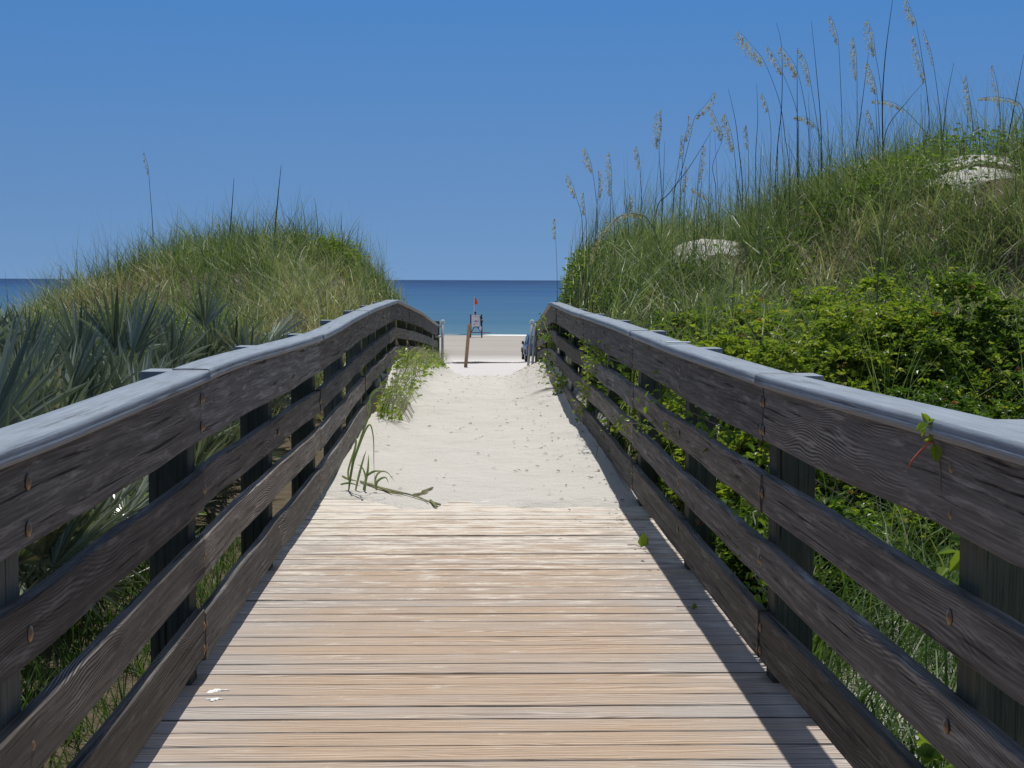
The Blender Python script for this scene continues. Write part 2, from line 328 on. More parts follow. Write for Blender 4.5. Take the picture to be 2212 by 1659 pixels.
M_REDSTEM = mat_plain('red_vine_stem', (.5, .12, .07), .5)
M_RUST = mat_plain('rusty_bolt', (.21, .14, .085), .45, .5, var=.5, scale=60)
M_STEEL = mat_plain('galvanised_pole', (.42, .43, .43), .5, .3, var=.3, scale=10)
M_WHITE = mat_plain('white_paint', (.8, .8, .8), .5, var=.06)
M_WEED = mat_plain('dry_seaweed', (.06, .05, .04), .9, var=.5)
M_DEBRIS = mat_plain('dry_leaf_bits', (.16, .11, .07), .8, var=.5, scale=3)

# ------------------------------------------------------------------ mesh helpers
def link(name, me, mat, parent=None, loc=None):
    o = bpy.data.objects.new(name, me)
    if mat is not None and len(me.materials) == 0:
        for m in (mat if isinstance(mat, (list, tuple)) else [mat]): me.materials.append(m)
    COL.objects.link(o)
    if parent is not None: o.parent = parent
    if loc is not None: o.location = loc
    return o
def np_mesh(name, V, Fq, tint=None, uv=None, smooth=False, attr_name='tint'):
    """V (n,3); Fq (m,4) quads"""
    me = bpy.data.meshes.new(name)
    n, m = len(V), len(Fq)
    me.vertices.add(n); me.vertices.foreach_set('co', np.ascontiguousarray(V, dtype=np.float32).ravel())
    me.loops.add(m * 4); me.loops.foreach_set('vertex_index', np.ascontiguousarray(Fq, dtype=np.int32).ravel())
    me.polygons.add(m); me.polygons.foreach_set('loop_start', np.arange(0, m * 4, 4, dtype=np.int32))
    me.update(calc_edges=True)
    if tint is not None:
        a = me.attributes.new(attr_name, 'FLOAT', 'POINT'); a.data.foreach_set('value', np.ascontiguousarray(tint, dtype=np.float32))
    if uv is not None:
        l = me.uv_layers.new(name='UVMap'); l.data.foreach_set('uv', np.ascontiguousarray(uv[Fq.ravel()], dtype=np.float32).ravel())
    me.polygons.foreach_set('use_smooth', np.full(m, smooth))
    me.validate(); return me
class MB:
    """collects quads with a tint and uv"""
    def __init__(s): s.v = []; s.f = []; s.t = []; s.uv = []
    def add(s, V, Fq, t=.5, uv=None):
        o = len(s.v); s.v += [tuple(x) for x in V]; s.f += [tuple(i + o for i in q) for q in Fq]
        s.t += (list(t) if isinstance(t, (list, tuple)) else [t] * len(V)); s.uv += (list(uv) if uv is not None else [(v[0], v[1]) for v in V])
    def box(s, c, d, t=.5, R=None):
        hx, hy, hz_ = d[0] / 2, d[1] / 2, d[2] / 2
        P = [Vector((x, y, z)) for x in (-hx, hx) for y in (-hy, hy) for z in (-hz_, hz_)]
        if R is not None: P = [R @ p for p in P]
        P = [p + Vector(c) for p in P]
        s.add(P, [(0, 1, 3, 2), (4, 6, 7, 5), (0, 4, 5, 1), (2, 3, 7, 6), (0, 2, 6, 4), (1, 5, 7, 3)], t)
    def tube(s, pts, r, t=.5, k=5, cap=True):
        pts = [Vector(p) for p in pts]; rs = r if isinstance(r, (list, tuple)) else [r] * len(pts)
        V = []; Fq = []
        up = Vector((.3, .2, 1)).normalized()
        for i, p in enumerate(pts):
            d = (pts[min(i + 1, len(pts) - 1)] - pts[max(i - 1, 0)])
            if d.length < 1e-9: d = Vector((0, 0, 1))
            d.normalize(); a = d.cross(up if abs(d.dot(up)) < .98 else Vector((1, 0, 0))).normalized(); b = d.cross(a)
            for j in range(k):
                an = 2 * math.pi * j / k; V.append(p + (a * math.cos(an) + b * math.sin(an)) * rs[i])
        for i in range(len(pts) - 1):
            for j in range(k): Fq.append((i * k + j, i * k + (j + 1) % k, (i + 1) * k + (j + 1) % k, (i + 1) * k + j))
        if cap:
            n = len(V); V.append(pts[0]); V.append(pts[-1]); e = (len(pts) - 1) * k
            for j in range(0, k, 2):
                Fq.append((n, (j + 2) % k if j + 2 <= k else 0, (j + 1) % k, j)); Fq.append((n + 1, e + j, e + (j + 1) % k, e + ((j + 2) % k if j + 2 <= k else 0)))
        s.add(V, Fq, t)
    def mesh(s, name, smooth=False):
        f = [q if len(set(q)) == 4 else None for q in s.f]
        me = bpy.data.meshes.new(name)
        faces = []
        for q in s.f:
            u = []
            for i in q:
                if i not in u: u.append(i)
            if len(u) >= 3: faces.append(u)
        me.from_pydata(s.v, [], faces); me.update()
        a = me.attributes.new('tint', 'FLOAT', 'POINT'); a.data.foreach_set('value', np.array(s.t, dtype=np.float32))
        l = me.uv_layers.new(name='UVMap')
        li = np.zeros(len(me.loops), dtype=np.int32); me.loops.foreach_get('vertex_index', li)
        l.data.foreach_set('uv', np.array(s.uv, dtype=np.float32)[li].ravel())
        me.polygons.foreach_set('use_smooth', np.full(len(me.polygons), smooth)); return me
    def build(s, name, mat, parent=None, smooth=False, loc=None): return link(name, s.mesh(name, smooth), mat, parent, loc)
def tag(o, label=None, cat=None, group=None, kind=None):
    if label: o['label'] = label
    if cat: o['category'] = cat
    if group: o['group'] = group
    if kind: o['kind'] = kind
    return o
def empty(name, loc=(0, 0, 0), rz=0):
    o = bpy.data.objects.new(name, None); o.empty_display_size = .1; COL.objects.link(o); o.location = loc; o.rotation_euler = (0, 0, rz); return o
def bevel_box_mesh(name, c, d, bev, R=None, seg=2):
    bm = bmesh.new(); bmesh.ops.create_cube(bm, size=1)
    for v in bm.verts: v.co = Vector((v.co.x * d[0], v.co.y * d[1], v.co.z * d[2]))
    bmesh.ops.bevel(bm, geom=bm.edges[:], offset=bev, segments=seg, affect='EDGES', profile=.6)
    for v in bm.verts:
        if R is not None: v.co = R @ v.co
        v.co += Vector(c)
    me = bpy.data.meshes.new(name); bm.to_mesh(me); bm.free()
    l = me.uv_layers.new(name='UVMap')
    for lp in me.loops:
        co = me.vertices[lp.vertex_index].co; l.data[lp.index].uv = (co.z + c[1] * 3.1, co.x + co.y * .9 + c[1])
    return me

def blades(base, az, length, lean, curl, width, tint, K=4):
    n = len(base); t = np.linspace(0, 1, K + 1)
    th = lean[:, None] + curl[:, None] * (t[None, :] ** 1.3)
    ds = length[:, None] / K
    thm = (th[:, 1:] + th[:, :-1]) / 2
    hx = np.concatenate([np.zeros((n, 1)), np.cumsum(np.sin(thm) * ds, 1)], 1); vz = np.concatenate([np.zeros((n, 1)), np.cumsum(np.cos(thm) * ds, 1)], 1)
    cx, sx = np.cos(az)[:, None], np.sin(az)[:, None]
    C = np.stack([base[:, 0:1] + hx * cx, base[:, 1:2] + hx * sx, base[:, 2:3] + vz], -1)
    tw = az + RNG.uniform(-.9, .9, n)
    side = np.stack([-np.sin(tw), np.cos(tw), np.zeros(n)], -1)[:, None, :]
    w = (width[:, None] * np.array([.7, 1, .8, .5, .06] if K == 4 else np.clip(1.05 - t ** 1.6, .05, 1) * (0.6 + .4 * np.sin(t * 3.14)))[None, :] / 2)[..., None]
    V = np.stack([C - side * w, C + side * w], 2).reshape(n * (K + 1) * 2, 3)
    i = np.arange(n)[:, None] * (K + 1) * 2 + np.arange(K)[None, :] * 2
    Fq = np.stack([i, i + 1, i + 3, i + 2], -1).reshape(-1, 4)
    return V, Fq, np.repeat(tint, (K + 1) * 2)
def leaves(base, d, nrm, size, aspect, tint, fold=.25):
    """folded pointed leaves: base (n,3), direction d, normal nrm"""
    d = d / np.linalg.norm(d, axis=1, keepdims=True)
    s = np.cross(d, nrm); s /= np.linalg.norm(s, axis=1, keepdims=True) + 1e-9
    u = np.cross(s, d)
    n = len(base); size = size[:, None]; w = size * aspect
    up = u * w * fold
    P = [base, base + d * size * .3 - s * w * .5 + up, base + d * size * .68 - s * w * .38 + up, base + d * size - u * size * .12,
         base + d * size * .68 + s * w * .38 + up, base + d * size * .3 + s * w * .5 + up]
    V = np.stack(P, 1).reshape(n * 6, 3); i = np.arange(n) * 6
    Fq = np.concatenate([np.stack([i, i + 1, i + 2, i + 3], 1), np.stack([i + 3, i + 4, i + 5, i], 1)])
    return V, Fq, np.repeat(tint, 6)
def cat(parts):
    Vs, Fs, Ts, o = [], [], [], 0
    for V, Fq, T in parts:
        Vs.append(V); Fs.append(Fq + o); Ts.append(T); o += len(V)
    return np.concatenate(Vs), np.concatenate(Fs), np.concatenate(Ts)

# ------------------------------------------------------------------ ground sheet
def axis(dense0, dense1, step, lo, hi, g=1.14):
    a = list(np.arange(dense0, dense1 + 1e-6, step)); s = step
    while a[-1] < hi: s *= g; a.append(a[-1] + s)
    s = step
    while a[0] > lo: s *= g; a.insert(0, a[0] - s)
    return np.array(a)
gx = axis(-3.6, 5.2, .06, -2600, 2600, 1.09); gy = axis(2.5, 36, .07, -60, 500, 1.07)
GX, GY = np.meshgrid(gx, gy); GZ = height(GX, GY)
V = np.stack([GX.ravel(), GY.ravel(), GZ.ravel()], 1); nx, ny = len(gx), len(gy)
ii = (np.arange(ny - 1)[:, None] * nx + np.arange(nx - 1)[None, :]).ravel()
Fq = np.stack([ii, ii + 1, ii + nx + 1, ii + nx], 1)

# bare sand patches on the dunes
PATCH = []
def hit(px, py, y0=6.0, y1=34.0):
    d = ray(px, py); ys = np.arange(y0, y1, .05); t = ys / d.y; zz = EYE.z + d.z * t; g = height(d.x * t, ys)
    k = np.nonzero(g > zz)[0]; i = k[0] if len(k) else int(np.argmin(zz - g)); return d.x * t[i], ys[i]
for px, py, rx, ry in [(1990, 346, .5, .6), (2065, 342, .6, .7), (2140, 342, .6, .7), (2085, 368, .5, .6), (1495, 528, .3, .9), (1535, 508, .34, .9), (1510, 545, .22, .6)]:
    q = hit(px, py); PATCH.append((q[0], q[1], rx, ry))
def patchmask(x, y):
    m = np.zeros_like(np.asarray(x, float))
    for a, b, rx, ry in PATCH: m = np.maximum(m, np.exp(-(((x - a) / rx) ** 2 + ((y - b) / ry) ** 2) ** 2))
    return np.clip((m + (fbm(np.asarray(x) * 5, np.asarray(y) * 3, 93, 4) - .5) * 1.5 - .3) * 2.4, 0, 1)
def vegmask(x, y):
    xl = np.interp(y, TL[0], TL[1]); xr = np.interp(y, TR[0], TR[1])
    out = np.maximum(sst(.05, .25, xl - x), sst(.05, .25, x - xr))
    v = out * (1 - sst(34, 40, y)) * (1 - patchmask(x, y))
    bare = sst(1.1, 1.5, x) * sst(9, 7.5, y) * .6        # open sandy ground right of the boardwalk
    return v * (1 - bare)
ground = link('sand', np_mesh('sand', V, Fq, vegmask(V[:, 0], V[:, 1]), smooth=True, attr_name='veg'), M_SAND); tag(ground, kind='structure')

# ------------------------------------------------------------------ sea, foam
sy = axis(176, 400, 3, 176, 40000, 1.1); sxs = axis(-400, 400, 20, -40000, 40000, 1.25)
X_, Y_ = np.meshgrid(sxs, sy); Z_ = np.full_like(X_, -5.2)
Z_ = Z_ + np.where(Y_ < 420, (fbm(X_ * .01, Y_ * .08, 71, 3) - .5) * .35 * sst(186, 215, Y_), 0)
ii = (np.arange(len(sy) - 1)[:, None] * len(sxs) + np.arange(len(sxs) - 1)[None, :]).ravel(); n_ = len(sxs)
sea = link('sea', np_mesh('sea', np.stack([X_.ravel(), Y_.ravel(), Z_.ravel()], 1), np.stack([ii, ii + 1, ii + n_ + 1, ii + n_], 1), smooth=True), M_SEA); tag(sea, kind='structure')
mb = MB()
def foam_line(y0, x0, x1, w, amp, thr, seed, zz):
    xs = np.arange(x0, x1, .8); yy = y0 + (fbm(xs * .05, xs * 0, seed, 3) - .5) * amp; ww = w * np.clip((fbm(xs * .12, xs * 0 + 3, seed + 3, 3) - thr) * 5, .05, 1.4)
    for i in range(len(xs) - 1):
        if max(ww[i], ww[i + 1]) < .08 * w: continue
        mb.add([(xs[i], yy[i] - ww[i], zz), (xs[i + 1], yy[i + 1] - ww[i + 1], zz), (xs[i + 1], yy[i + 1] - ww[i + 1] * .3, zz + .13), (xs[i], yy[i] - ww[i] * .3, zz + .13), (xs[i + 1], yy[i + 1] + ww[i + 1], zz), (xs[i], yy[i] + ww[i], zz)], [(0, 1, 2, 3), (3, 2, 4, 5)])
foam_line(185, -160, 160, .7, 4, .52, 81, -5.19); foam_line(183.3, 1.5, 9.2, 1.9, 2, .38, 85, -5.2)
fo = mb.build('sea_foam', M_FOAM); tag(fo, 'thin white line of surf foam along the waterline', 'foam', kind='stuff')

# ------------------------------------------------------------------ deck
mb = MB(); y = -1.6; k = 0
while y < 12.4:
    w = .138 + random.uniform(-.002, .002); gap = random.choice([.006, .007, .008, .009, .011]); z0 = random.uniform(-.002, .002)
    xa = XL0 - .14 - random.uniform(0, .015); xb = XR0 + .14 + random.uniform(0, .015); nseg = 14
    skew = random.uniform(-.002, .002); cup = random.uniform(0, .0025); b = .004; tt = random.random() ** 1.3
    prof = [(0, -.035), (0, -b - .001), (b, 0), (w * .5, -cup), (w - b, 0), (w, -b - .001), (w, -.035)]
    V = []; UV = []; bow = random.uniform(-.003, .003); off = random.uniform(0, 50)
    for i in range(nseg + 1):
        s = i / nseg; x = xa + (xb - xa) * s
        for (yy, zz) in prof:
            V.append((x, y + yy + skew * (s - .5) * 2, z0 + zz + bow * (4 * s * (1 - s) - .5))); UV.append((x + off, yy + k * .37))
    m_ = len(prof); Fq = []
    for i in range(nseg):
        for j in range(m_ - 1): Fq.append((i * m_ + j, (i + 1) * m_ + j, (i + 1) * m_ + j + 1, i * m_ + j + 1))
    Fq += [(0, 1, 5, 6), (1, 2, 4, 5), (2, 3, 4, 2)]; e = nseg * m_
    Fq += [(e + 6, e + 5, e + 1, e), (e + 5, e + 4, e + 2, e + 1), (e + 4, e + 3, e + 2, e + 4)]
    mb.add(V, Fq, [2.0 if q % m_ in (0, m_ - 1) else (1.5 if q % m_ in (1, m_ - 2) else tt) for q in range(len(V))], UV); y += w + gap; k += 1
for xj in (-.85, 0.05, .95): mb.box((xj, 5.4, -.125), (.045, 14, .17))
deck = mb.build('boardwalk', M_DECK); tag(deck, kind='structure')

# ------------------------------------------------------------------ railings
POSTS = [3.3 + 2.17 * i for i in range(-2, 14)]
ROWS = [(.040, .252, 'top'), (.364, .504, 'mid'), (.611, .751, 'mid'), (.872, 1.048, 'low')]
def sweep(rf, sgn, y0, y1, prof, dz=0, dx=0, uvoff=0, wob=.003, seed=0, step=.18):
    """sweep a closed (outward, z) profile along a railing line"""
    n = max(3, int((y1 - y0) / step)); V = []; UV = []; m_ = len(prof)
    per = [0]
    for i in range(m_): a, b = prof[i], prof[(i + 1) % m_]; per.append(per[-1] + math.hypot(a[0] - b[0], a[1] - b[1]))
    for i in range(n + 1):
        y = y0 + (y1 - y0) * i / n; x, z = rf(y); wz = (float(vnoise(np.array([y * 1.7]), np.array([seed * 3.3]), seed)[0]) - .5) * wob * 2
        wx = (float(vnoise(np.array([y * 1.1]), np.array([seed * 5.3]), seed + 9)[0]) - .5) * wob * 1.6
        for j, (o, h) in enumerate(prof):
            ed = (float(vnoise(np.array([y * 7.]), np.array([j * 1.9 + seed]), seed + 4)[0]) - .5) * .003 if wob > .002 else 0
            V.append((x + sgn * (o + dx) + wx, y, z + h + dz + wz + ed)); UV.append((y + uvoff, per[j] + uvoff * .61))
    Fq = []
    for i in range(n):
        for j in range(m_):
            a, b, c, d = i * m_ + j, i * m_ + (j + 1) % m_, (i + 1) * m_ + (j + 1) % m_, (i + 1) * m_ + j
            Fq.append((a, b, c, d) if sgn > 0 else (d, c, b, a))
    return V, Fq, UV, n, m_
def endcaps(Fq, n, m_, sgn):
    e = n * m_; h = m_ // 2
    for s in (0, e):
        for j in range(1, h):
            q = (s + j - 1 if j > 1 else s + 0, s + j, s + m_ - 1 - j, s + m_ - j if j > 1 else s + m_ - 1)
            Fq.append(q if (s == 0) == (sgn > 0) else q[::-1])
cap_prof = []
cap_prof = [(.006, -.038), (.001, -.034), (0, -.026), (.003, -.021), (.0015, -.017), (.0018, -.011), (.005, -.004), (.012, -.0005)]   # eased inner edge with a worn groove
for a in ():
    pass
cap_prof += [(.05, .0006), (.09, .0008), (.134, 0), (.14, -.006), (.14, -.038)]
bolt_me = None
def bolt_mesh():
    bm = bmesh.new(); bmesh.ops.create_uvsphere(bm, u_segments=12, v_segments=8, radius=1)
    for v in bm.verts: v.co = Vector((v.co.x * .006, v.co.y * .0125, v.co.z * .0125))
    bmesh.ops.create_cone(bm, cap_ends=True, segments=14, radius1=.018, radius2=.018, depth=.002, matrix=Matrix.Rotation(rad(90), 4, 'Y') @ Matrix.Translation((0, 0, 0)))
    me = bpy.data.meshes.new('bolt'); bm.to_mesh(me); bm.free(); me.materials.append(M_RUST)
    for p in me.polygons: p.use_smooth = True
    return me
BOLT = bolt_mesh()
def make_rail(rf, sgn, label, seed):
    root = empty('wooden_railing', (rf(3.3)[0], 3.3, 0)); tag(root, label, 'railing', 'railings along the boardwalk')
    off = Vector((-root.location.x, -root.location.y, 0))
    def put(name, V, Fq, UV, mat, parent, smooth=False):
        mbb = MB(); mbb.add([Vector(v) + off for v in V], Fq, .5, UV); return mbb.build(name, mat, parent, smooth)
    joints = [-3.0] + [POSTS[i] for i in (1, 3, 5, 7, 9, 11, 13)] + [33.2]
    joints = sorted(set([j for j in joints if j < 33.1] + [33.2]))
    rows = {}
    rr = random.Random(seed)
    for s in range(len(joints) - 1):
        y0, y1 = joints[s] + .002, joints[s + 1] - .002
        V, Fq, UV, n, m_ = sweep(rf, sgn, y0, y1, cap_prof, dz=rr.uniform(-.002, .002), uvoff=rr.uniform(0, 40), wob=.0015, seed=seed + s)
        endcaps(Fq, n, m_, sgn); put('handrail', V, Fq, UV, M_CAP, root, True)
        # thin backing strip under the cap, its pale edge showing as a line
        V, Fq, UV, n, m_ = sweep(rf, sgn, y0, y1, [(.008, -.0445), (.008, -.0375), (.06, -.0375), (.06, -.0445)], uvoff=rr.uniform(0, 40), wob=.0015, seed=seed + s)
        endcaps(Fq, n, m_, sgn); put('trim_strip', V, Fq, UV, M_STRIP, root)
        for r, (a, b, kind) in enumerate(ROWS):
            a_ = a + .004 if r == 0 else a
            t = .038; c = .004
            p = [(FACE + c, -b), (FACE, -b + c), (FACE, -a_ - c), (FACE + c, -a_), (FACE + t - c, -a_), (FACE + t, -a_ - c), (FACE + t, -b + c), (FACE + t - c, -b)]
            V, Fq, UV, n, m_ = sweep(rf, sgn, y0 + rr.uniform(0, .004), y1 - rr.uniform(0, .005), p, dz=rr.uniform(-.006, .006), dx=rr.uniform(-.003, .003), uvoff=rr.uniform(0, 60), wob=.010, seed=seed * 7 + s * 5 + r)
            endcaps(Fq, n, m_, sgn)
            rows[(s, r)] = put('rail_board', V, Fq, UV, M_RAILG if (r >= 2 and sgn < 0) or rr.random() < .15 else M_RAIL, root)
    for i, py_ in enumerate(POSTS):
        if py_ > 33: continue
        x, z = rf(py_); h = 1.7 if i < 7 else 1.75
        me = bevel_box_mesh('post', (sgn * (FACE + .041 + .07) + x + off.x, py_ + off.y, float(z) - .041 - h / 2), (.14, .14, h), .006)
        link('post', me, M_POST, root)
        me = bevel_box_mesh('post_block', (sgn * .165 + x + off.x, py_ + off.y - .01, float(z) - .021), (.13, .17, .036), .004); link('post_block', me, M_CAP, root)
    for i, py_ in enumerate(POSTS[:9]):
        jn = any(abs(py_ - j) < .01 for j in joints)
        for r, (a, b, kind) in enumerate(ROWS):
            hs = [.30, .78] if kind in ('top', 'low') else [.5]
            if kind == 'low' and not jn: hs = [.3]
            for dy in ((-.022, .022) if jn else (0,)):
                s = max(q for q in range(len(joints) - 1) if joints[q] <= py_ + dy)
                for hh in hs:
                    yy = py_ + dy + rr.uniform(-.004, .004); x, z = rf(yy)
                    o = bpy.data.objects.new('bolt', BOLT); COL.objects.link(o); o.parent = rows[(min(s, len(joints) - 2), r)]
                    o.location = Vector((x + sgn * (FACE - .001), yy, float(z) - a - (b - a) * hh)) + off
    # end post of the railing
    x, z = rf(33.2)
    link('post', bevel_box_mesh('post', (x + sgn * .07 + off.x, 33.28 + off.y, float(z) - .78), (.14, .14, 1.7), .006), M_POST, root)
    return root
m_, nt_ = new_mat('pale_edge_strip'); principled(nt_, (.36, .31, .25), .8); M_STRIP = m_
RAILL = make_rail(rL, -1, 'weathered grey wooden railing left of the boardwalk, beside the palmettos', 3)
RAILR = make_rail(rR, 1, 'weathered grey wooden railing right of the boardwalk, with vines creeping over it', 8)

# ------------------------------------------------------------------ grass
def tufts(n, xr_, yr_, dens, per, Lr, lean, curl, width, tintf, sink=.02):
    x = RNG.uniform(xr_[0], xr_[1], n); y = RNG.uniform(yr_[0], yr_[1], n)
    keep = RNG.random(n) < dens(x, y); x, y = x[keep], y[keep]; n = len(x)
    k = RNG.integers(per[0], per[1], n); ti = np.repeat(np.arange(n), k); m = len(ti)
    sc = (RNG.uniform(.5, 1.25, n) * (.55 + .9 * fbm(x * 1.1, y * 1.1, 97, 3)))[ti]; a = RNG.uniform(0, 2 * np.pi, m); r = np.abs(RNG.normal(0, .05, m))
    bx = x[ti] + np.cos(a) * r; by = y[ti] + np.sin(a) * r
    bz = height(bx, by, True) - sink
    wind = RNG.normal(0, .25, n)[ti]
    az = np.where(RNG.random(m) < .2, np.pi + wind, a + RNG.normal(0, .5, m))
    ln = RNG.uniform(Lr[0], Lr[1], m) * sc
    dR = bx - np.interp(by, TR[0], TR[1]) - .2; dL = np.interp(by, TL[0], TL[1]) - .2 - bx
    dd_ = np.where(bx > 0, dR, dL); toward = np.where(bx > 0, -np.cos(az), np.cos(az))
    az = np.where((toward > 0) & (dd_ < ln * toward * .95), np.pi - az, az)
    le = np.abs(RNG.normal(lean[0], lean[1], m)); cu = RNG.uniform(curl[0], curl[1], m)
    w = RNG.uniform(width[0], width[1], m)
    return blades(np.stack([bx, by, bz], 1), az, ln, le, cu, w, np.clip((tintf(x, y) + RNG.normal(0, .14, n))[ti] + RNG.normal(0, .12, m), 0, 1))
def outl(x, y): return sst(.02, .2, np.interp(y, TL[0], TL[1]) - x)
def outr(x, y): return sst(.02, .2, x - np.interp(y, TR[0], TR[1]))
def dl(x, y): return outl(x, y) * sst(13, 15.5, y + (fbm(x, y, 21) - .5) * 3) * (1 - .97 * patchmask(x, y)) * (.3 + .7 * sst(.38, .52, fbm(x * .9, y * .9, 23)))
def dr(x, y): return outr(x, y) * sst(9.5, 12.5, y + (fbm(x, y, 22) - .5) * 2 - .9 * np.clip(x - 1.5, 0, 2) * (x < 4.5)) * (1 - patchmask(x, y)) * (1 - .9 * patchmask(x, y + .45)) * (1 - .85 * patchmask(x, y + .9)) * (.3 + .7 * sst(.4, .54, fbm(x * .9, y * .9, 24)))
def tl(x, y): return .38 + (fbm(x * .6, y * .5, 25) - .5) * 1.5 + .4 * np.exp(-((x + 4.3) ** 2 + (y - 20) ** 2 * .15) / 1.0)
def tr_(x, y): return .34 + (fbm(x * .7, y * .6, 26) - .5) * 1.6
parts = [tufts(8200, (-11, -1.0), (11, 29), dl, (8, 18), (.3, .8), (.22, .25), (.3, 1.9), (.006, .013), tl)]
parts.append(tufts(600, (-8, -1.2), (20, 26.5), lambda x, y: outl(x, y) * .8, (3, 9), (.5, 1.0), (.08, .1), (.1, .8), (.0035, .006), lambda x, y: .35 + 0 * x))
V, Fq, T = cat(parts)
o = link('dune_grass', np_mesh('dune_grass', V, Fq, T), M_GRASS); tag(o, 'olive dune grass covering the left dune', 'grass', kind='stuff')
parts = [tufts(8600, (1.0, 9.5), (9, 25), dr, (7, 18), (.3, .95), (.3, .3), (.5, 2.3), (.006, .013), tr_)]
parts.append(tufts(1500, (1.1, 9), (15.5, 21), lambda x, y: outr(x, y) * .8 * (1 - patchmask(x, y + .5)), (3, 9), (.6, 1.25), (.08, .1), (.1, .9), (.0035, .006), lambda x, y: .35 + 0 * x))
parts.append(tufts(260, (1.35, 4.6), (9.0, 13.5), lambda x, y: outr(x, y) * sst(.42, .56, fbm(x * 1.2, y * 1.2, 66)), (7, 14), (.8, 1.4), (.15, .14), (.5, 1.7), (.006, .010), lambda x, y: .3 + 0 * x))
# low tangle of curled dry thatch
parts.append(tufts(2000, (1.1, 9.5), (9.5, 22), lambda x, y: outr(x, y) * (1 - patchmask(x, y)) * (1 - .9 * patchmask(x, y + .5)) * sst(9.5, 12, y), (8, 16), (.3, .75), (.6, .3), (1.2, 2.8), (.004, .008), lambda x, y: .82 + (fbm(x, y, 63) - .5) * .8))
# taller arching clumps close to the rail
parts.append(tufts(420, (1.2, 3.3), (10.5, 18.5), lambda x, y: outr(x, y) * .9 * (1 - patchmask(x, y)) * (1 - patchmask(x, y + .5)) * (1 - .8 * patchmask(x, y + 1)), (10, 18), (.6, 1.05), (.2, .18), (.6, 1.9), (.007, .012), lambda x, y: .3 + (fbm(x, y, 28) - .5) * .5))
V, Fq, T = cat(parts)
o = link('dune_grass', np_mesh('dune_grass', V, Fq, T), M_GRASS); tag(o, 'green and straw dune grass covering the tall right dune', 'grass', kind='stuff')
# low grass beside the boardwalk
Vl = tufts(2600, (-4.2, -1.02), (.5, 9.5), lambda x, y: outl(x, y) * .9, (8, 15), (.12, .3), (.3, .25), (.2, 1.2), (.004, .008), lambda x, y: .35 + (fbm(x, y, 33) - .5) * .6)
o = link('low_grass', np_mesh('low_grass', *Vl), M_LAWN); tag(o, 'short bright green grass seen through the left railing', 'grass', kind='stuff')
Vr = tufts(3800, (1.2, 4.4), (1, 10), lambda x, y: outr(x, y) * (.3 + .7 * sst(.45, .62, fbm(x * 1.3, y * 1.3, 34) + .2 * sst(7, 8.5, y))), (6, 13), (.12, .34), (.4, .3), (.2, 1.4), (.004, .008), lambda x, y: .45 + (fbm(x, y, 35) - .5) * .9)
Vr2 = tufts(520, (1.2, 3.0), (4.5, 11), lambda x, y: outr(x, y) * .9, (8, 15), (.35, .75), (.3, .25), (.5, 2.0), (.006, .011), lambda x, y: .3 + (fbm(x, y, 36) - .5) * .6)
Vr = cat([Vr, Vr2])
o = link('low_grass', np_mesh('low_grass', *Vr), M_LAWN); tag(o, 'sparse green grass on sand seen through the right railing', 'grass', kind='stuff')

# leafy ground cover on the dunes
def cover(n, xr_, yr_, dens, zr, size, tr0, tr1):
    x = RNG.uniform(*xr_, n); y = RNG.uniform(*yr_, n); kp = RNG.random(n) < dens(x, y); x, y = x[kp], y[kp]; n = len(x)
    z = height(x, y) + RNG.uniform(*zr, n) ** 1
    a = RNG.uniform(0, 2 * np.pi, n); d = np.stack([np.cos(a), np.sin(a), RNG.uniform(-.3, .6, n)], 1)
    nr = np.stack([RNG.normal(0, .45, n), RNG.normal(0, .45, n), np.ones(n)], 1)
    return leaves(np.stack([x, y, z], 1), d, nr, RNG.uniform(*size, n), .55, np.clip(RNG.uniform(tr0, tr1, n), 0, 1))
mk = lambda s: (lambda x, y: outr(x, y) * (1 - .9 * patchmask(x, y)) * sst(9, 11, y) * sst(.5, .6, fbm(x * .7, y * .7, s)))
V, Fq, T = cover(80000, (1.1, 9), (9, 23), mk(29), (0, .42), (.04, .085), .0, .6)
o = link('ground_cover', np_mesh('ground_cover', V, Fq, T), M_VINE); tag(o, 'dark leafy ground cover among the grass of the right dune', 'ground cover', kind='stuff')
mk2 = lambda x, y: outl(x, y) * (1 - .9 * patchmask(x, y)) * np.maximum(sst(.56, .66, fbm(x * .7, y * .7, 39)), .8 * np.exp(-((x + 2.2) ** 2 + (y - 23.5) ** 2) / .9)) * sst(14, 16, y)
V, Fq, T = cover(20000, (-8, -1.1), (13, 27), mk2, (0, .3), (.035, .065), .3, .8)
o = link('ground_cover', np_mesh('ground_cover', V, Fq, T), M_VINE); tag(o, 'leafy ground cover on the crest of the left dune', 'ground cover', kind='stuff')

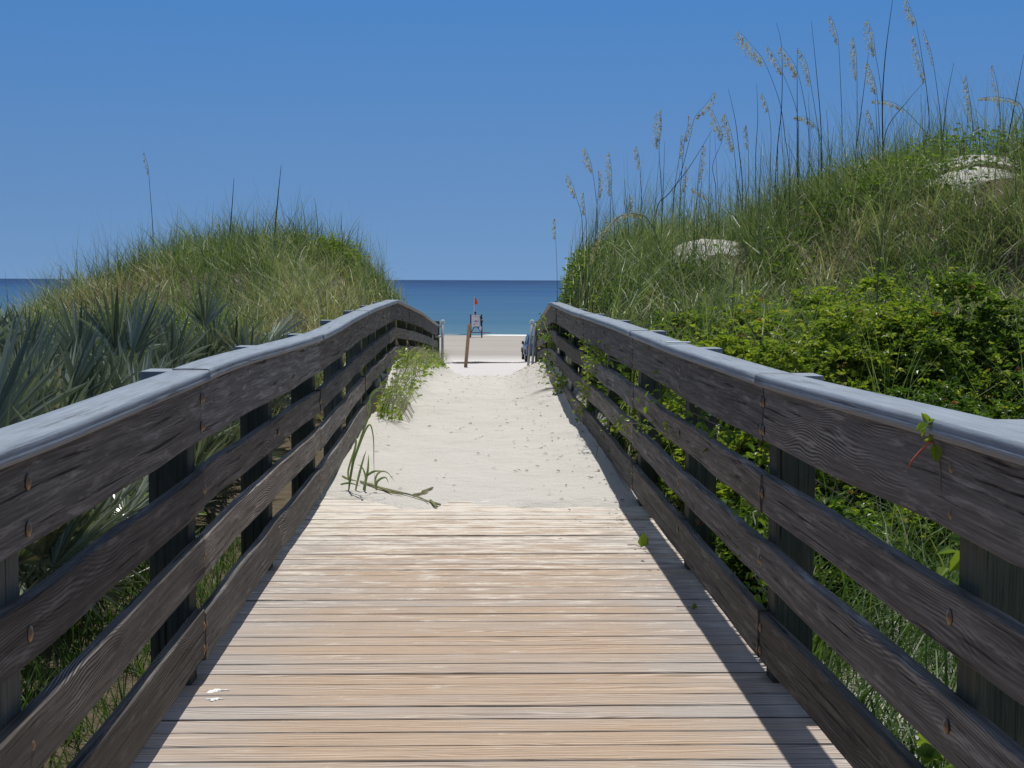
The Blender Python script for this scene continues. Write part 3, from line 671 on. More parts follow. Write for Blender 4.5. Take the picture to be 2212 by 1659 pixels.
# ------------------------------------------------------------------ shrubs
def shrub(x, y, r, h, n, t0, t1, label, group=None, size=(.03, .066), name='shrub', yellow=0.0):
    z0 = hz(x, y); root = empty(name, (x, y, z0)); tag(root, label, 'shrub', group)
    lumps = []
    for _ in range(34):
        q = math.sqrt(RNG.random()) * 1.15 * r; an = RNG.uniform(0, 2 * math.pi); dome = math.sqrt(max(.08, 1 - (q / (1.25 * r)) ** 2)); rl = r * RNG.uniform(.16, .36)
        lumps.append((q * math.cos(an), q * math.sin(an), max(.08, h * dome * RNG.uniform(.45, 1.0) - rl * .7), rl))
    L_ = np.array(lumps); w = L_[:, 3] ** 2; pick = RNG.choice(len(L_), n, p=w / w.sum())
    d = RNG.normal(0, 1, (n, 3)); d /= np.linalg.norm(d, axis=1, keepdims=True); d[:, 2] = np.where(d[:, 2] < -.3, -d[:, 2], d[:, 2])
    rr = L_[pick, 3] * (1 - .38 * RNG.random(n) ** 2); C = L_[pick, :3] + d * rr[:, None] * np.array([1, 1, .8])
    C[:, 2] = np.clip(C[:, 2], .02, h * 1.12)
    gap = fbm((C[:, 0] + x) * 3.3 + C[:, 2] * 1.7, (C[:, 1] + y) * 3.3 - C[:, 2] * 2.1, 47); kp_ = (gap > .43) & ((np.abs(C[:, 0] + x) > XR0 + .26) | (C[:, 2] + z0 > 1.2) | (x < 0)); C = C[kp_]; d = d[kp_]; n = len(C)
    stick = RNG.random(n) < .16; C[stick] += (d * np.array([1, 1, .7]) + np.array([0, 0, .35]))[stick] * RNG.uniform(.03, .2, (int(stick.sum()), 1))
    # a spray of five leaflets at each twig end
    k = 5; ci = np.repeat(np.arange(n), k); m = n * k
    ph = np.tile(np.linspace(-1.3, 1.3, k), n) + RNG.normal(0, .2, m)
    az = np.arctan2(d[:, 1], d[:, 0])[ci] + ph + RNG.normal(0, .3, n)[ci]
    el = RNG.normal(.1, .4, n)[ci] + RNG.normal(0, .25, m)
    D = np.stack([np.cos(az) * np.cos(el), np.sin(az) * np.cos(el), np.sin(el)], 1)
    nr = np.stack([RNG.normal(0, .4, m), RNG.normal(-.15, .4, m), np.ones(m)], 1) + d[ci] * .5
    tw = RNG.uniform(t0, t1, n); tw = np.where(RNG.random(n) < yellow, RNG.uniform(.68, .86, n), tw); tw = np.where(RNG.random(n) < .012, .98, tw)
    V, Fq, T = leaves(C[ci] + D * .008, D, nr, (size[0] + (size[1] - size[0]) * RNG.random(n) ** 1.5)[ci] * RNG.uniform(.7, 1.1, m), .5, np.clip(tw[ci] + RNG.normal(0, .06, m), 0, 1))
    link('foliage', np_mesh('foliage', V, Fq, T), M_VINE, root)
    st = MB()
    for i in range(14):
        l = lumps[i % len(lumps)]; e = Vector((l[0], l[1], l[2])) + Vector((RNG.normal(0, .3), RNG.normal(0, .3), RNG.normal(.1, .25))) * r
        mid = e * .5 + Vector((RNG.normal(0, .1), RNG.normal(0, .1), 0)); st.tube([(RNG.normal(0, .08), RNG.normal(0, .08), -.05), mid, e, e + Vector((RNG.normal(0, .08), RNG.normal(0, .08), .06))], [.009, .007, .004, .002], .3, 5)
    st.build('stems', M_TWIG, root)
    return root
SH = [(1.62, 9.3, .45, .80, .45, .75, .4, 'yellow green creeper covered shrub right behind the railing where it bends'),
      (1.62, 7.4, .34, .62, .1, .5, .1, 'low dark leafy shrub pressed against the outside of the right railing'),
      (2.3, 9.0, .72, .88, .3, .75, .35, 'low glossy green shrub behind the right railing, nearest to the white strip'),
      (3.15, 9.2, .8, .98, .05, .45, .06, 'dark green shrub behind the railing at the right edge'),
      (1.75, 11.0, .6, .95, .5, .8, .45, 'bright yellow green shrub below the arching grass clumps'),
      (2.65, 10.8, .85, 1.2, .4, .8, .5, 'yellow green mound of creeper in the middle of the right shrubs'),
      (3.55, 11.0, .9, 1.3, .15, .6, .2, 'mid green shrub below the bare grey twigs'),
      (4.25, 10.4, .8, .95, .0, .45, .04, 'dark shrub with sparse leaves cut by the right picture edge'),
      (2.95, 12.4, .75, 1.1, .4, .75, .3, 'bright green rounded shrub highest behind the creeper mound'),
      (2.1, 12.7, .6, .8, .35, .7, .3, 'small green shrub in the grass at the foot of the dune'),
      (1.5, 12.9, .36, .55, .45, .8, .4, 'thin yellow green creeper patch spilling onto the right handrail far along')]
for (x, y, r, h, a, b, ye, lab) in SH: shrub(x, y, r, h, int(4600 * r * r / .4) + 900, a, b, lab, 'shrubs behind the right railing', yellow=ye)
shrub(-2.0, 8.6, .32, .75, 520, .5, .72, 'bright green leafy bush growing among the grey palmettos', size=(.03, .055))
shrub(-2.1, 23.3, .5, .45, 500, .45, .7, 'small green shrub on the crest of the left dune', size=(.035, .06))

# ------------------------------------------------------------------ palmettos
def frond_mesh(seed):
    r = random.Random(seed); mbf = MB(); Lp_ = r.uniform(.4, .75); bend = r.uniform(.1, .35)
    pts = [(0, 0, 0), (0, -bend * .15 * Lp_, Lp_ * .5), (0, -bend * .5 * Lp_, Lp_)]
    mbf.tube(pts, [.009, .007, .006], .35, 5); hub = Vector(pts[-1]); n = r.randint(16, 21); sp = r.uniform(55, 92)
    for i in range(n):
        a = rad(-sp + 2 * sp * i / (n - 1) + r.uniform(-3, 3)); ln = r.uniform(.4, .54) * (1 - .28 * abs(a) / 1.6); w = r.uniform(.023, .034)
        d = Vector((math.sin(a), -bend * .5, math.cos(a))).normalized(); back = Vector((0, -1, 0)); side = d.cross(back).normalized(); up = side.cross(d)
        droop = r.uniform(.0, .22) * ln; tt = min(1, max(0, r.gauss(.46, .22)))
        C = [hub + d * ln * s + Vector((0, -.25 * droop * s * s, -droop * s * s * abs(math.sin(a)))) for s in (0, .35, .7, 1)]
        W = [.006, w, w * .75, .001]; V = []
        for c, ww in zip(C, W): V += [c - side * ww * .5 + up * ww * .28, c, c + side * ww * .5 + up * ww * .28]
        Fq = []
        for s in range(3): Fq += [(3 * s, 3 * s + 1, 3 * s + 4, 3 * s + 3), (3 * s + 1, 3 * s + 2, 3 * s + 5, 3 * s + 4)]
        mbf.add(V, Fq, tt)
    me = mbf.mesh('frond'); me.materials.append(M_PALM); return me
FR = [frond_mesh(i) for i in range(8)]
pr = random.Random(5); pal = [(-1.95, 5.3), (-2.35, 6.0), (-1.9, 6.7), (-2.0, 7.9), (-2.6, 5.1), (-2.9, 6.9)]
tries = 0
while len(pal) < 74 and tries < 6000:
    tries += 1
    y = pr.uniform(6.2, 13.8); s = pr.uniform(-.35, -.105); x = s * y
    if x > -1.85 and y < 9: continue
    if x > -1.6: continue
    if y < 7.2 and x > -1.9: continue
    if any((x - a) ** 2 + (y - b) ** 2 < .15 for a, b in pal): continue
    if (x + 2.0) ** 2 + (y - 8.5) ** 2 < .3: continue
    pal.append((x, y))
for i, (x, y) in enumerate(pal):
    z0 = hz(x, y); root = empty('saw_palmetto', (x, y, z0 - .03))
    px = 1015 + x / y * F
    if i == 0: pass
    where = 'near the left picture edge' if px < 180 else ('close behind the left railing' if x > -1.9 else ('at the foot of the left dune' if y > 11 else 'in the thicket between railing and dune'))
    tag(root, 'grey green saw palmetto with stiff fan fronds ' + where, 'palmetto', 'saw palmettos left of the boardwalk')
    tall = pr.uniform(.76, 1.04) * (1.16 if px < 250 else 1.03) * (.86 if x > -2.1 else 1) * (.7 if i < 6 else 1)
    for j in range(pr.randint(8, 11)):
        o = bpy.data.objects.new('frond', pr.choice(FR)); COL.objects.link(o); o.parent = root
        sc = tall * pr.uniform(.75, 1.12)
        for _ in range(30):
            az = pr.gauss(0, .75) + (math.pi if pr.random() < .5 else 0); ti = rad(pr.gauss(0, 26)); fw = rad(pr.uniform(-8, 38))
            Rm = Matrix.Rotation(az, 3, 'Z') @ Matrix.Rotation(ti, 3, 'Y') @ Matrix.Rotation(fw, 3, 'X')
            if max(x + (Rm @ Vector((q, 0, 1.1))).x * sc for q in (-.45, 0, .45)) < float(rL(y)[0]) - .22: break
        o.rotation_euler = Rm.to_euler(); o.location = (pr.uniform(-.08, .08), pr.uniform(-.08, .08), pr.uniform(0, .08)); o.scale = (sc, sc, sc)

# ------------------------------------------------------------------ sea oats
def smooth_poly(P, n=10):
    P = [Vector(p) for p in P]
    if len(P) == 2: return [P[0].lerp(P[1], i / (n - 1)) for i in range(n)]
    out = []
    for i in range(len(P) - 1):
        p0, p1, p2, p3 = P[max(i - 1, 0)], P[i], P[i + 1], P[min(i + 2, len(P) - 1)]
        for s in np.linspace(0, 1, 5, endpoint=False):
            out.append(.5 * ((2 * p1) + (-p0 + p2) * s + (2 * p0 - 5 * p1 + 4 * p2 - p3) * s ** 2 + (-p0 + 3 * p1 - 3 * p2 + p3) * s ** 3))
    return out + [P[-1]]
def oat(pix, Y, plume, label, group, tone=.2, rmul=1.0, full=1.0, yd=0.0):
    """pix: tip first, down to where the stalk meets the grass; plume: fraction of the drawn line that bears seed"""
    P = [at(a, b, Y + yd * i) for i, (a, b) in enumerate(pix)]
    g = hz(P[-1].x, P[-1].y)
    if P[-1].z > g - .02: P.append(Vector((P[-1].x + (P[-1].x - P[-2].x) * .1, P[-1].y, g - .04)))
    base = P[-1].copy(); P = [p - base for p in P]
    S_ = smooth_poly(P, 12); ln = [0]
    for i in range(1, len(S_)): ln.append(ln[-1] + (S_[i] - S_[i - 1]).length)
    tot = ln[-1]; root = empty('sea_oat_grass' if plume else 'grass_stalk', base); tag(root, label, 'sea oat' if plume else 'grass stalk', group)
    st = MB(); st.tube(S_, [(.0016 + .0038 * min(1, l / (.55 * tot + 1e-6))) * rmul for l in ln], tone, 5); st.build('stem', M_STEM, root, True)
    if plume:
        # plume length in metres measured along the line
        nsp = int((130 + 700 * plume) * full); base_, dd, nn, sz, tt = [], [], [], [], []
        for q in range(nsp):
            l = plume * (random.random() ** .9); i = max(1, next((j for j in range(len(ln)) if ln[j] >= l), len(ln) - 1))
            f = (l - ln[i - 1]) / max(1e-6, ln[i] - ln[i - 1]); p = S_[i - 1].lerp(S_[i], f); tn = (S_[i - 1] - S_[i]).normalized()
            lee = -1 if (S_[0].x - S_[-1].x) <= 0 else 1
            env = math.sin(min(1, .12 + l / plume) * math.pi * .8) * .075 * full
            br_ = math.floor(l / .028) * 1.7; off = Vector((lee * abs(math.sin(br_ * 3.1)) * random.random() * 1.3, math.cos(br_ * 5.3) * random.random() * .8, -random.random() * .8)) * env
            base_.append(p + off); d = (tn * .5 + Vector((lee * .5 + random.gauss(0, .3), random.gauss(0, .4), -.75)))
            dd.append(d); nn.append((random.gauss(0, 1), random.gauss(0, 1), random.gauss(0, 1))); sz.append(random.uniform(.012, .028)); tt.append(min(1, max(0, random.gauss(.55, .25))))
        V, Fq, T = leaves(np.array([tuple(v) for v in base_]), np.array([tuple(v) for v in dd]), np.array(nn), np.array(sz), .32, np.array(tt), .1)
        link('seed_head', np_mesh('seed_head', V, Fq, T), M_SEED, root)
    return root
def c4(cx, cy): return ((1300 + cx / 2.011) * .92167, cy / 2.011 * .92167)
k4 = 1 / 2.011 * .92167
GO = 'sea oats on the right dune'; GS = 'bare stalks on the right dune'
def plen(a, b, Y): return math.hypot(a[0] - b[0], a[1] - b[1]) * k4 * Y / F
PL = [  # (tip, plume end, further points ..., depth, fullness, label)
    ([(865, 145), (930, 215), (990, 295), (1060, 480), (1085, 640), (1105, 800)], 2, 1.5, 'largest sea oat, its full plume drooping left above the right dune'),
    ([(1003, 218), (1045, 280), (1075, 345), (1140, 520), (1150, 700)], 2, .8, 'sea oat with slim pale plume just right of the largest one'),
    ([(1065, 215), (1110, 270), (1150, 355), (1190, 560), (1200, 720)], 2, 1.2, 'sea oat with double tufted cream plume crossed by a dark stalk'),
    ([(1145, 225), (1185, 290), (1207, 395), (1240, 600), (1255, 740)], 2, .8, 'sea oat with narrow pale plume right of the double tufted one'),
    ([(1300, 72), (1325, 140), (1338, 205), (1350, 450), (1355, 650)], 2, .7, 'tall sea oat with thin white plume standing alone left of the two dark plumes'),
    ([(1406, 172), (1420, 250), (1425, 365), (1425, 600), (1420, 720)], 2, .9, 'sea oat with bright white upright plume at the middle of the dune crest'),
    ([(1474, 92), (1500, 160), (1512, 255), (1540, 440), (1545, 660)], 2, 1.2, 'dark feathery sea oat plume beside the tallest leaning stalk'),
    ([(1474, 292), (1500, 360), (1518, 435), (1530, 600), (1525, 720)], 2, 1.0, 'short dark sea oat plume below the feathery one'),
    ([(1660, -5), (1685, 60), (1705, 115), (1740, 330), (1765, 560), (1740, 700)], 2, 1.0, 'highest sea oat, its plume cut by the top picture edge'),
    ([(1694, 168), (1725, 290), (1748, 385), (1765, 560), (1770, 690)], 2, .9, 'sea oat with long narrow brown plume under the highest one'),
    ([(1738, 135), (1765, 215), (1785, 300), (1810, 480), (1825, 640)], 2, .35, 'sea oat with sparse thin plume right of the long brown one'),
    ([(1940, 358), (1955, 460), (1968, 565), (1972, 700)], 2, .8, 'sea oat with upright pale plume above the bare sand patch'),
    ([(2063, 305), (2085, 400), (2098, 505), (2105, 700)], 2, .6, 'sea oat with thin plume behind the arching one at right'),
    ([(1998, 462), (2100, 458), (2195, 492), (2212, 600), (2205, 720)], 2, .8, 'sea oat arching flat to the left near the right picture edge'),
    ([(1494, 474), (1580, 478), (1655, 522), (1760, 640), (1800, 720)], 2, .8, 'sea oat bent flat to the left in front of the tallest stalk'),
    ([(1128, 550), (1185, 553), (1232, 600), (1260, 700)], 2, .8, 'sea oat with short drooping plume low between two dark stalks'),
    ([(752, 432), (715, 490), (662, 552), (640, 640), (600, 800), (560, 930)], 2, .9, 'sea oat leaning right with a feathery white plume left of the dune crest'),
    ([(742, 522), (770, 580), (790, 655), (745, 780), (760, 900)], 2, .9, 'sea oat with drooping plume beside the one leaning right'),
    ([(803, 535), (828, 610), (845, 705), (860, 850), (880, 960)], 2, 1.2, 'sea oat with loose hanging plume on the left slope of the crest'),
    ([(500, 515), (505, 600), (492, 685), (500, 850), (505, 960)], 2, 1.3, 'sea oat with wide yellowish plume on the left slope'),
    ([(630, 540), (628, 590), (612, 660), (600, 800), (590, 960)], 2, .6, 'sea oat with thin upright plume right of the wide yellowish one'),
    ([(598, 628), (592, 680), (588, 740), (570, 850), (560, 960)], 2, .5, 'small sea oat with slim tan plume below the thin upright one'),
    ([(143, 698), (165, 750), (178, 805), (195, 930), (200, 1000)], 2, .9, 'sea oat with curled cream plume near the left end of the right dune'),
    ([(257, 712), (268, 810), (266, 915), (262, 1010)], 2, .8, 'sea oat with long straight plume near the left end of the right dune'),
    ([(385, 688), (398, 740), (402, 790), (412, 1000)], 2, .6, 'sea oat with short plume between the left end and the wide yellowish one'),
    ([(60, 822), (85, 870), (100, 925), (130, 1050)], 2, .7, 'leftmost small sea oat of the right dune'),
    ([(205, 800), (208, 870), (203, 935), (195, 1040)], 2, .7, 'sea oat with forked looking pale plume beside the curled cream one'),
    ([(135, 905), (140, 960), (145, 1010), (150, 1090)], 2, .5, 'lowest small sea oat at the left end of the right dune'),
    ([(903, 588), (910, 640), (912, 700), (915, 850), (900, 960)], 2, .5, 'sea oat with thin tan plume below the largest one'),
    ([(978, 440), (995, 480), (1008, 525), (1020, 640), (1015, 850)], 2, .6, 'sea oat with small pale plume left of the first tall dark stalk'),
    ([(700, 680), (685, 760), (676, 850), (670, 960)], 2, .7, 'sea oat with white plume low in the grass of the left slope'),
    ([(618, 782), (610, 830), (600, 900), (590, 990)], 2, .6, 'short sea oat among crossing stalks of the left slope'),
    ([(648, 885), (690, 905), (718, 935), (740, 1010)], 2, .7, 'sea oat bowed down into the grass of the left slope'),
    ([(352, 915), (352, 950), (348, 1000), (345, 1060)], 2, .5, 'small upright sea oat near the big arching one'),
    ([(1475, 515), (1492, 560), (1502, 605), (1510, 720)], 2, .5, 'small brown sea oat at the foot of the tallest stalk')]
for pts, pe, full, lab in PL:
    Y = 18.6 + random.uniform(-.5, .9)
    l = sum(plen(pts[i], pts[i + 1], Y) for i in range(pe))
    oat([c4(*p) for p in pts], Y, l, lab, GO, .35 + random.uniform(-.1, .3), .8, full)
BARE = [([(1045, 108), (1070, 230), (1070, 500), (1050, 700), (1035, 960)], 1.15, 'dark bare stalk crossing the double tufted plume'), ([(1210, 98), (1230, 300), (1250, 520), (1258, 700)], 1.1, 'dark bare stalk just right of the narrow pale plume'),
        ([(1597, -30), (1560, 250), (1545, 480), (1548, 730)], 1.5, 'tallest dark stalk, leaning right out of the top of the picture'), ([(818, 418), (850, 560), (868, 700), (885, 880)], 1.1, 'dark bare stalk leaning left on the left slope of the crest'),
        ([(952, 395), (957, 560), (948, 720), (948, 900)], 1.0, 'thin straight stalk between the left slope and the largest sea oat'), ([(1143, 225), (1143, 500), (1143, 850)], 1.2, 'straight dark stalk below the double tufted plume'),
        ([(1882, 295), (1850, 460), (1830, 640), (1825, 720)], 1.0, 'thin stalk leaning right beside the bare sand patch'), ([(2212, 255), (2170, 480), (2130, 700)], 1.3, 'dark stalk leaning right at the right picture edge'),
        ([(1742, 385), (1660, 480), (1560, 625)], 1.1, 'dark stalk slanting down to the left across the others'), ([(742, 612), (640, 780), (540, 910), (480, 990)], 1.1, 'long dark stalk slanting across the left slope'),
        ([(2225, 490), (2170, 600), (2100, 740)], 1.2, 'second dark stalk slanting at the right picture edge'), ([(1480, 245), (1450, 480), (1430, 640), (1420, 720)], 1.1, 'dark stalk curving up to the dark feathery plume')]
for pts, rm, lab in BARE: oat([c4(*p) for p in pts], 18.6 + random.uniform(-.4, .8), 0, lab, GS, random.uniform(0, .25), rm)
for i in range(64):
    px = random.uniform(1235, 2205); top = np.interp(px, [1200, 1300, 1400, 1500, 1600, 1700, 1800, 1900, 2212], [640, 530, 485, 475, 440, 392, 350, 335, 325])
    hgt = random.choice([40, 60, 85, 110, 150]) * random.uniform(.7, 1.2); le = random.uniform(-14, 14)
    oat([(px + le, top - hgt), (px + le * .5, top - hgt * .45), (px, top + 15)], 18.6 + random.uniform(-1.2, 1.2), 0, 'thin bare stalk, one of many shorter ones along the ridge of the right dune', GS, random.uniform(0, .5), random.uniform(.55, .95))
# big drooping oats in front of the dune
oat([((1200 + a / 1.843) * .92167, (400 + b / 1.843) * .92167) for a, b in [(352, 385), (385, 300), (445, 215), (490, 188), (545, 187), (590, 215), (640, 330), (660, 470)]], 16.5, .80, 'big golden sea oat arching over and hanging down above the rail bend', GO, .7, 1.2, 1.15)
oat([((1200 + a / 1.843) * .92167, (400 + b / 1.843) * .92167) for a, b in [(1340, 548), (1310, 450), (1265, 370), (1210, 305), (1150, 288), (1080, 300), (1020, 350), (960, 470)]], 13.2, .62, 'sea oat arching right with its plume hanging over the creeper mound', GO, .8, 1.1, .7)
oat([((1200 + a / 1.843) * .92167, (400 + b / 1.843) * .92167) for a, b in [(185, 205), (188, 250), (190, 330), (195, 470)]], 19.5, .25, 'lone sea oat standing before the sea left of the right dune', GO, .6, .7, .5)
oat([((1200 + a / 1.843) * .92167, (400 + b / 1.843) * .92167) for a, b in [(1633, -20), (1620, 120), (1600, 280), (1578, 520)]], 12.0, 0, 'tall pale green stalk in front of the right dune', GS, .7, 1.3)
def c2(cx, cy): return (cx / 2.212 * .92167, (300 + cy / 2.212) * .92167)
GL = 'stalks on the left dune'
oat([c2(*p) for p in [(745, 122), (755, 160), (768, 205), (778, 330), (792, 530)]], 23, .34, 'thin sea oat with pale seed head rising alone from the left dune', GL, .5, 1.0, .35)
for pts, rm, lab in [([(1213, 262), (1200, 450), (1185, 650), (1178, 790)], 1.9, 'dark bare stalk in front of the middle of the left dune'), ([(1458, 192), (1440, 370), (1424, 560)], 1.9, 'tallest dark bare stalk on the left dune'),
                     ([(1630, 362), (1640, 440), (1648, 530)], 1.2, 'short dark stalk on the right shoulder of the left dune'), ([(1767, 432), (1771, 520), (1776, 620)], 1.5, 'pale green stalk at the right end of the left dune'), ([(318, 705), (314, 760), (312, 800)], 1.5, 'short dark stalk at the left end of the left dune')]:
    oat([c2(*p) for p in pts], 23, 0, lab, GL, .15 if 'dark' in lab else .7, rm)

# ------------------------------------------------------------------ vines and plants by the rails
def vine(name, label, pts, nleaf, size, tint, spread, stemmat=None, cat_='vine', stem_r=.003, group=None, droop=.3):
    base = Vector(pts[0]); P = smooth_poly([Vector(p) - base for p in pts]); root = empty(name, base); tag(root, label, cat_, group)
    st = MB(); st.tube(P, stem_r, .4, 5); st.build('stem', stemmat or M_TWIG, root)
    pk = RNG.integers(0, len(P), nleaf); B = np.array([tuple(P[i]) for i in pk]) + RNG.normal(0, spread, (nleaf, 3)); a = RNG.uniform(0, 2 * np.pi, nleaf)
    D = np.stack([np.cos(a), np.sin(a) * .6 - .3, RNG.normal(-droop, .4, nleaf)], 1); nr = np.stack([RNG.normal(0, .5, nleaf), RNG.normal(-.5, .4, nleaf), np.ones(nleaf) * .8], 1)
    V, Fq, T = leaves(B, D, nr, RNG.uniform(*size, nleaf), .55, np.clip(RNG.uniform(*tint, nleaf), 0, 1)); link('foliage', np_mesh('foliage', V, Fq, T), M_VINE, root); return root
def on_face(px, py, out=-.012, right=True):
    return atX(px, py, (XR0 + FACE + out) if right else (XL0 - FACE - out))
def c3(cx, cy): return ((1200 + cx / 3.687) * .92167, (650 + cy / 3.687) * .92167)
def c4b(cx, cy): return ((1800 + cx / 3.687) * .92167, (750 + cy / 3.687) * .92167)
# five-leaved sprig clinging to the near top board
Yc = on_face(*c4b(1425, 1040)).y - .03
root = empty('creeper_sprig', at(*c4b(1425, 1040), Yc)); tag(root, 'leafy green creeper sprig with a red shoot on the near right railing', 'vine')
o0 = root.location.copy(); st = MB(); st.tube([at(*c4b(*p), Yc) - o0 for p in [(1425, 1050), (1385, 1060), (1310, 1140), (1250, 1210), (1200, 1290)]], [.003, .003, .0028, .0025, .0018], .5, 6)
st.build('red_shoot', M_REDSTEM, root, True)
st = MB(); st.tube([at(*c4b(*p), Yc) - o0 for p in [(1385, 890), (1415, 970), (1430, 1060), (1470, 1180)]] + [on_face(*c4b(*p), -.004) - o0 for p in [(1490, 1300), (1490, 1480)]], .0018, .5, 5); st.build('stem', M_TWIG, root)
Ls = [((1385, 885), (1330, 805)), ((1390, 890), (1445, 865)), ((1380, 900), (1278, 955)), ((1375, 905), (1325, 1015)), ((1400, 895), (1465, 945)), ((1440, 1005), (1480, 930)), ((1490, 935), (1550, 975)), ((1425, 1045), (1350, 1040)), ((1425, 1045), (1415, 975)), ((1435, 1060), (1455, 1225)), ((1440, 1010), (1500, 1000))]
B = np.array([tuple(at(*c4b(*a), Yc) - o0) for a, b in Ls]); E = np.array([tuple(at(*c4b(*b), Yc + RNG.uniform(-.02, .02)) - o0) for a, b in Ls])
V, Fq, T = leaves(B, E - B, np.array([[-.3, -.8, .45]] * len(Ls)) + RNG.normal(0, .35, (len(Ls), 3)), np.linalg.norm(E - B, axis=1) * 1.05, .68, RNG.uniform(.45, .75, len(Ls))); link('foliage', np_mesh('foliage', V, Fq, T), M_VINE, root)
root = empty('vine_shoot', on_face(*c4b(1345, 1590))); tag(root, 'leafless red vine shoot arching below the near top board of the right railing', 'vine'); o0 = root.location.copy()
st = MB(); st.tube([on_face(*c4b(*p), .06) - o0 for p in [(1345, 1590), (1220, 1510), (1100, 1455), (1010, 1445), (935, 1465)]], [.004, .004, .0035, .003, .002], .5, 6); st.build('stem', M_REDSTEM, root, True)
vine('creeper_vine', 'yellow green creeper hanging down over the middle boards of the right railing', [on_face(*c3(*p), -.03) for p in [(620, 580), (720, 640), (720, 740), (680, 830), (640, 930), (620, 1040), (590, 1160)]], 170, (.03, .055), (.5, .85), .045, cat_='vine')
vine('creeper_vine', 'green creeper tangle pushing out under the top board of the right railing', [on_face(*c3(*p), .03) for p in [(600, 560), (700, 630), (800, 680), (950, 740), (1050, 800)]], 160, (.03, .05), (.35, .75), .06)
vine('creeper_vine', 'pale creeper tendril between the third and fourth boards of the right railing', [on_face(*c3(*p), -.05) for p in [(850, 1290), (950, 1275), (1060, 1260), (1180, 1290), (1340, 1350)]], 90, (.02, .04), (.5, .9), .03)
vine('creeper_vine', 'dark creeper on the far end of the right railing above the sand bank', [on_face(*c3(*p), -.04) for p in [(270, 380), (330, 560), (300, 770), (400, 870), (420, 960)]], 260, (.035, .065), (.3, .75), .055)
vine('creeper_vine', 'creeper leaves hanging behind the second board of the right railing in its middle', [on_face(*c3(*p), .06) for p in [(1330, 990), (1500, 1130), (1680, 1230), (1900, 1330)]], 130, (.035, .055), (.25, .6), .06)
def c6(cx, cy): return ((1400 + cx / 1.659) * .92167, (800 + cy / 1.659) * .92167)
vine('creeper_vine', 'leafy creeper climbing the second post of the right railing', [on_face(*c6(*p), .06) for p in [(690, 430), (640, 560), (620, 700), (600, 880), (680, 1000)]], 70, (.035, .06), (.3, .65), .035)
vine('creeper_vine', 'large leaved creeper behind the right railing at the picture edge', [on_face(*c6(*p), .25) for p in [(1460, 880), (1560, 930), (1640, 1000), (1600, 1200), (1560, 1380), (1640, 1450)]], 110, (.05, .085), (.3, .65), .07)
vine('creeper_vine', 'broad leaved plant low behind the bottom board of the right railing', [on_face(*c6(*p), .12) for p in [(1290, 1620), (1330, 1540), (1420, 1600)]], 16, (.05, .085), (.3, .6), .04)
# plants on the left sand bank
def bank_plants():
    for (x0, x1, y0, y1, n, lab) in [(-.9, -.58, 17.0, 22.0, 260, 'yellow green beach vine spreading over the left sand bank'), (-.9, -.66, 22.0, 30.5, 380, 'bright green beach vine at the far end of the left railing'), (-.9, -.68, 14.6, 16.8, 90, 'small leafy beach vine at the tip of the left sand bank')]:
        xc, yc = (x0 + x1) / 2, (y0 + y1) / 2; root = empty('beach_vine', (xc, yc, hz(xc, yc))); tag(root, lab, 'vine', 'beach vines on the left bank'); ox = np.array(root.location)
        x = x0 + (x1 - x0) * RNG.random(n) ** 1.5; y = RNG.uniform(y0, y1, n); sh = np.interp(y, TL[0], TL[1]) - XL0; x = x + sh
        z = height(x, y) + RNG.random(n) * np.clip(.17 - (x - x0 - sh) * .45, .02, .17)
        a = RNG.uniform(0, 6.28, n); D = np.stack([np.cos(a), np.sin(a), RNG.normal(.1, .4, n)], 1); nr = np.stack([RNG.normal(.2, .4, n), RNG.normal(-.3, .4, n), np.ones(n)], 1)
        V, Fq, T = leaves(np.stack([x, y, z], 1) - ox, D, nr, RNG.uniform(.05, .09, n), .6, RNG.uniform(.4, .92, n)); link('foliage', np_mesh('foliage', V, Fq, T), M_VINE, root)
        st = MB()
        for i in range(12):
            yy = random.uniform(y0, y1); xx = x0 + .05 + float(np.interp(yy, TL[0], TL[1])) - XL0; q = Vector((xx, yy, hz(xx, yy) + .15)) - root.location
            st.tube([q, q + Vector((.18, -.2, .02)), q + Vector((.3, -.5, -.14))], .0025, .4, 5)
        run = [Vector((x0 + .06 + float(np.interp(v, TL[0], TL[1])) - XL0, v, 0)) for v in np.linspace(y0, y1, 14)]
        st.tube([Vector((q.x, q.y, hz(q.x, q.y) + .12)) - root.location for q in run], .004, .4, 5)
        st.build('stems', M_TWIG, root)
        n = 170; yb = np.linspace(y0, y1, n) + RNG.normal(0, .05, n); xb = x0 + RNG.uniform(.0, .24, n) + np.interp(yb, TL[0], TL[1]) - XL0
        V, Fq, T = blades(np.stack([xb, yb, height(xb, yb)], 1) - ox, RNG.normal(-.5, .8, n), RNG.uniform(.18, .5, n), RNG.uniform(.1, .5, n), RNG.uniform(.6, 1.9, n), RNG.uniform(.005, .009, n), np.clip(RNG.normal(.38, .25, n), 0, 1))
        link('grass_blades', np_mesh('grass_blades', V, Fq, T), M_GRASS, root)
bank_plants()
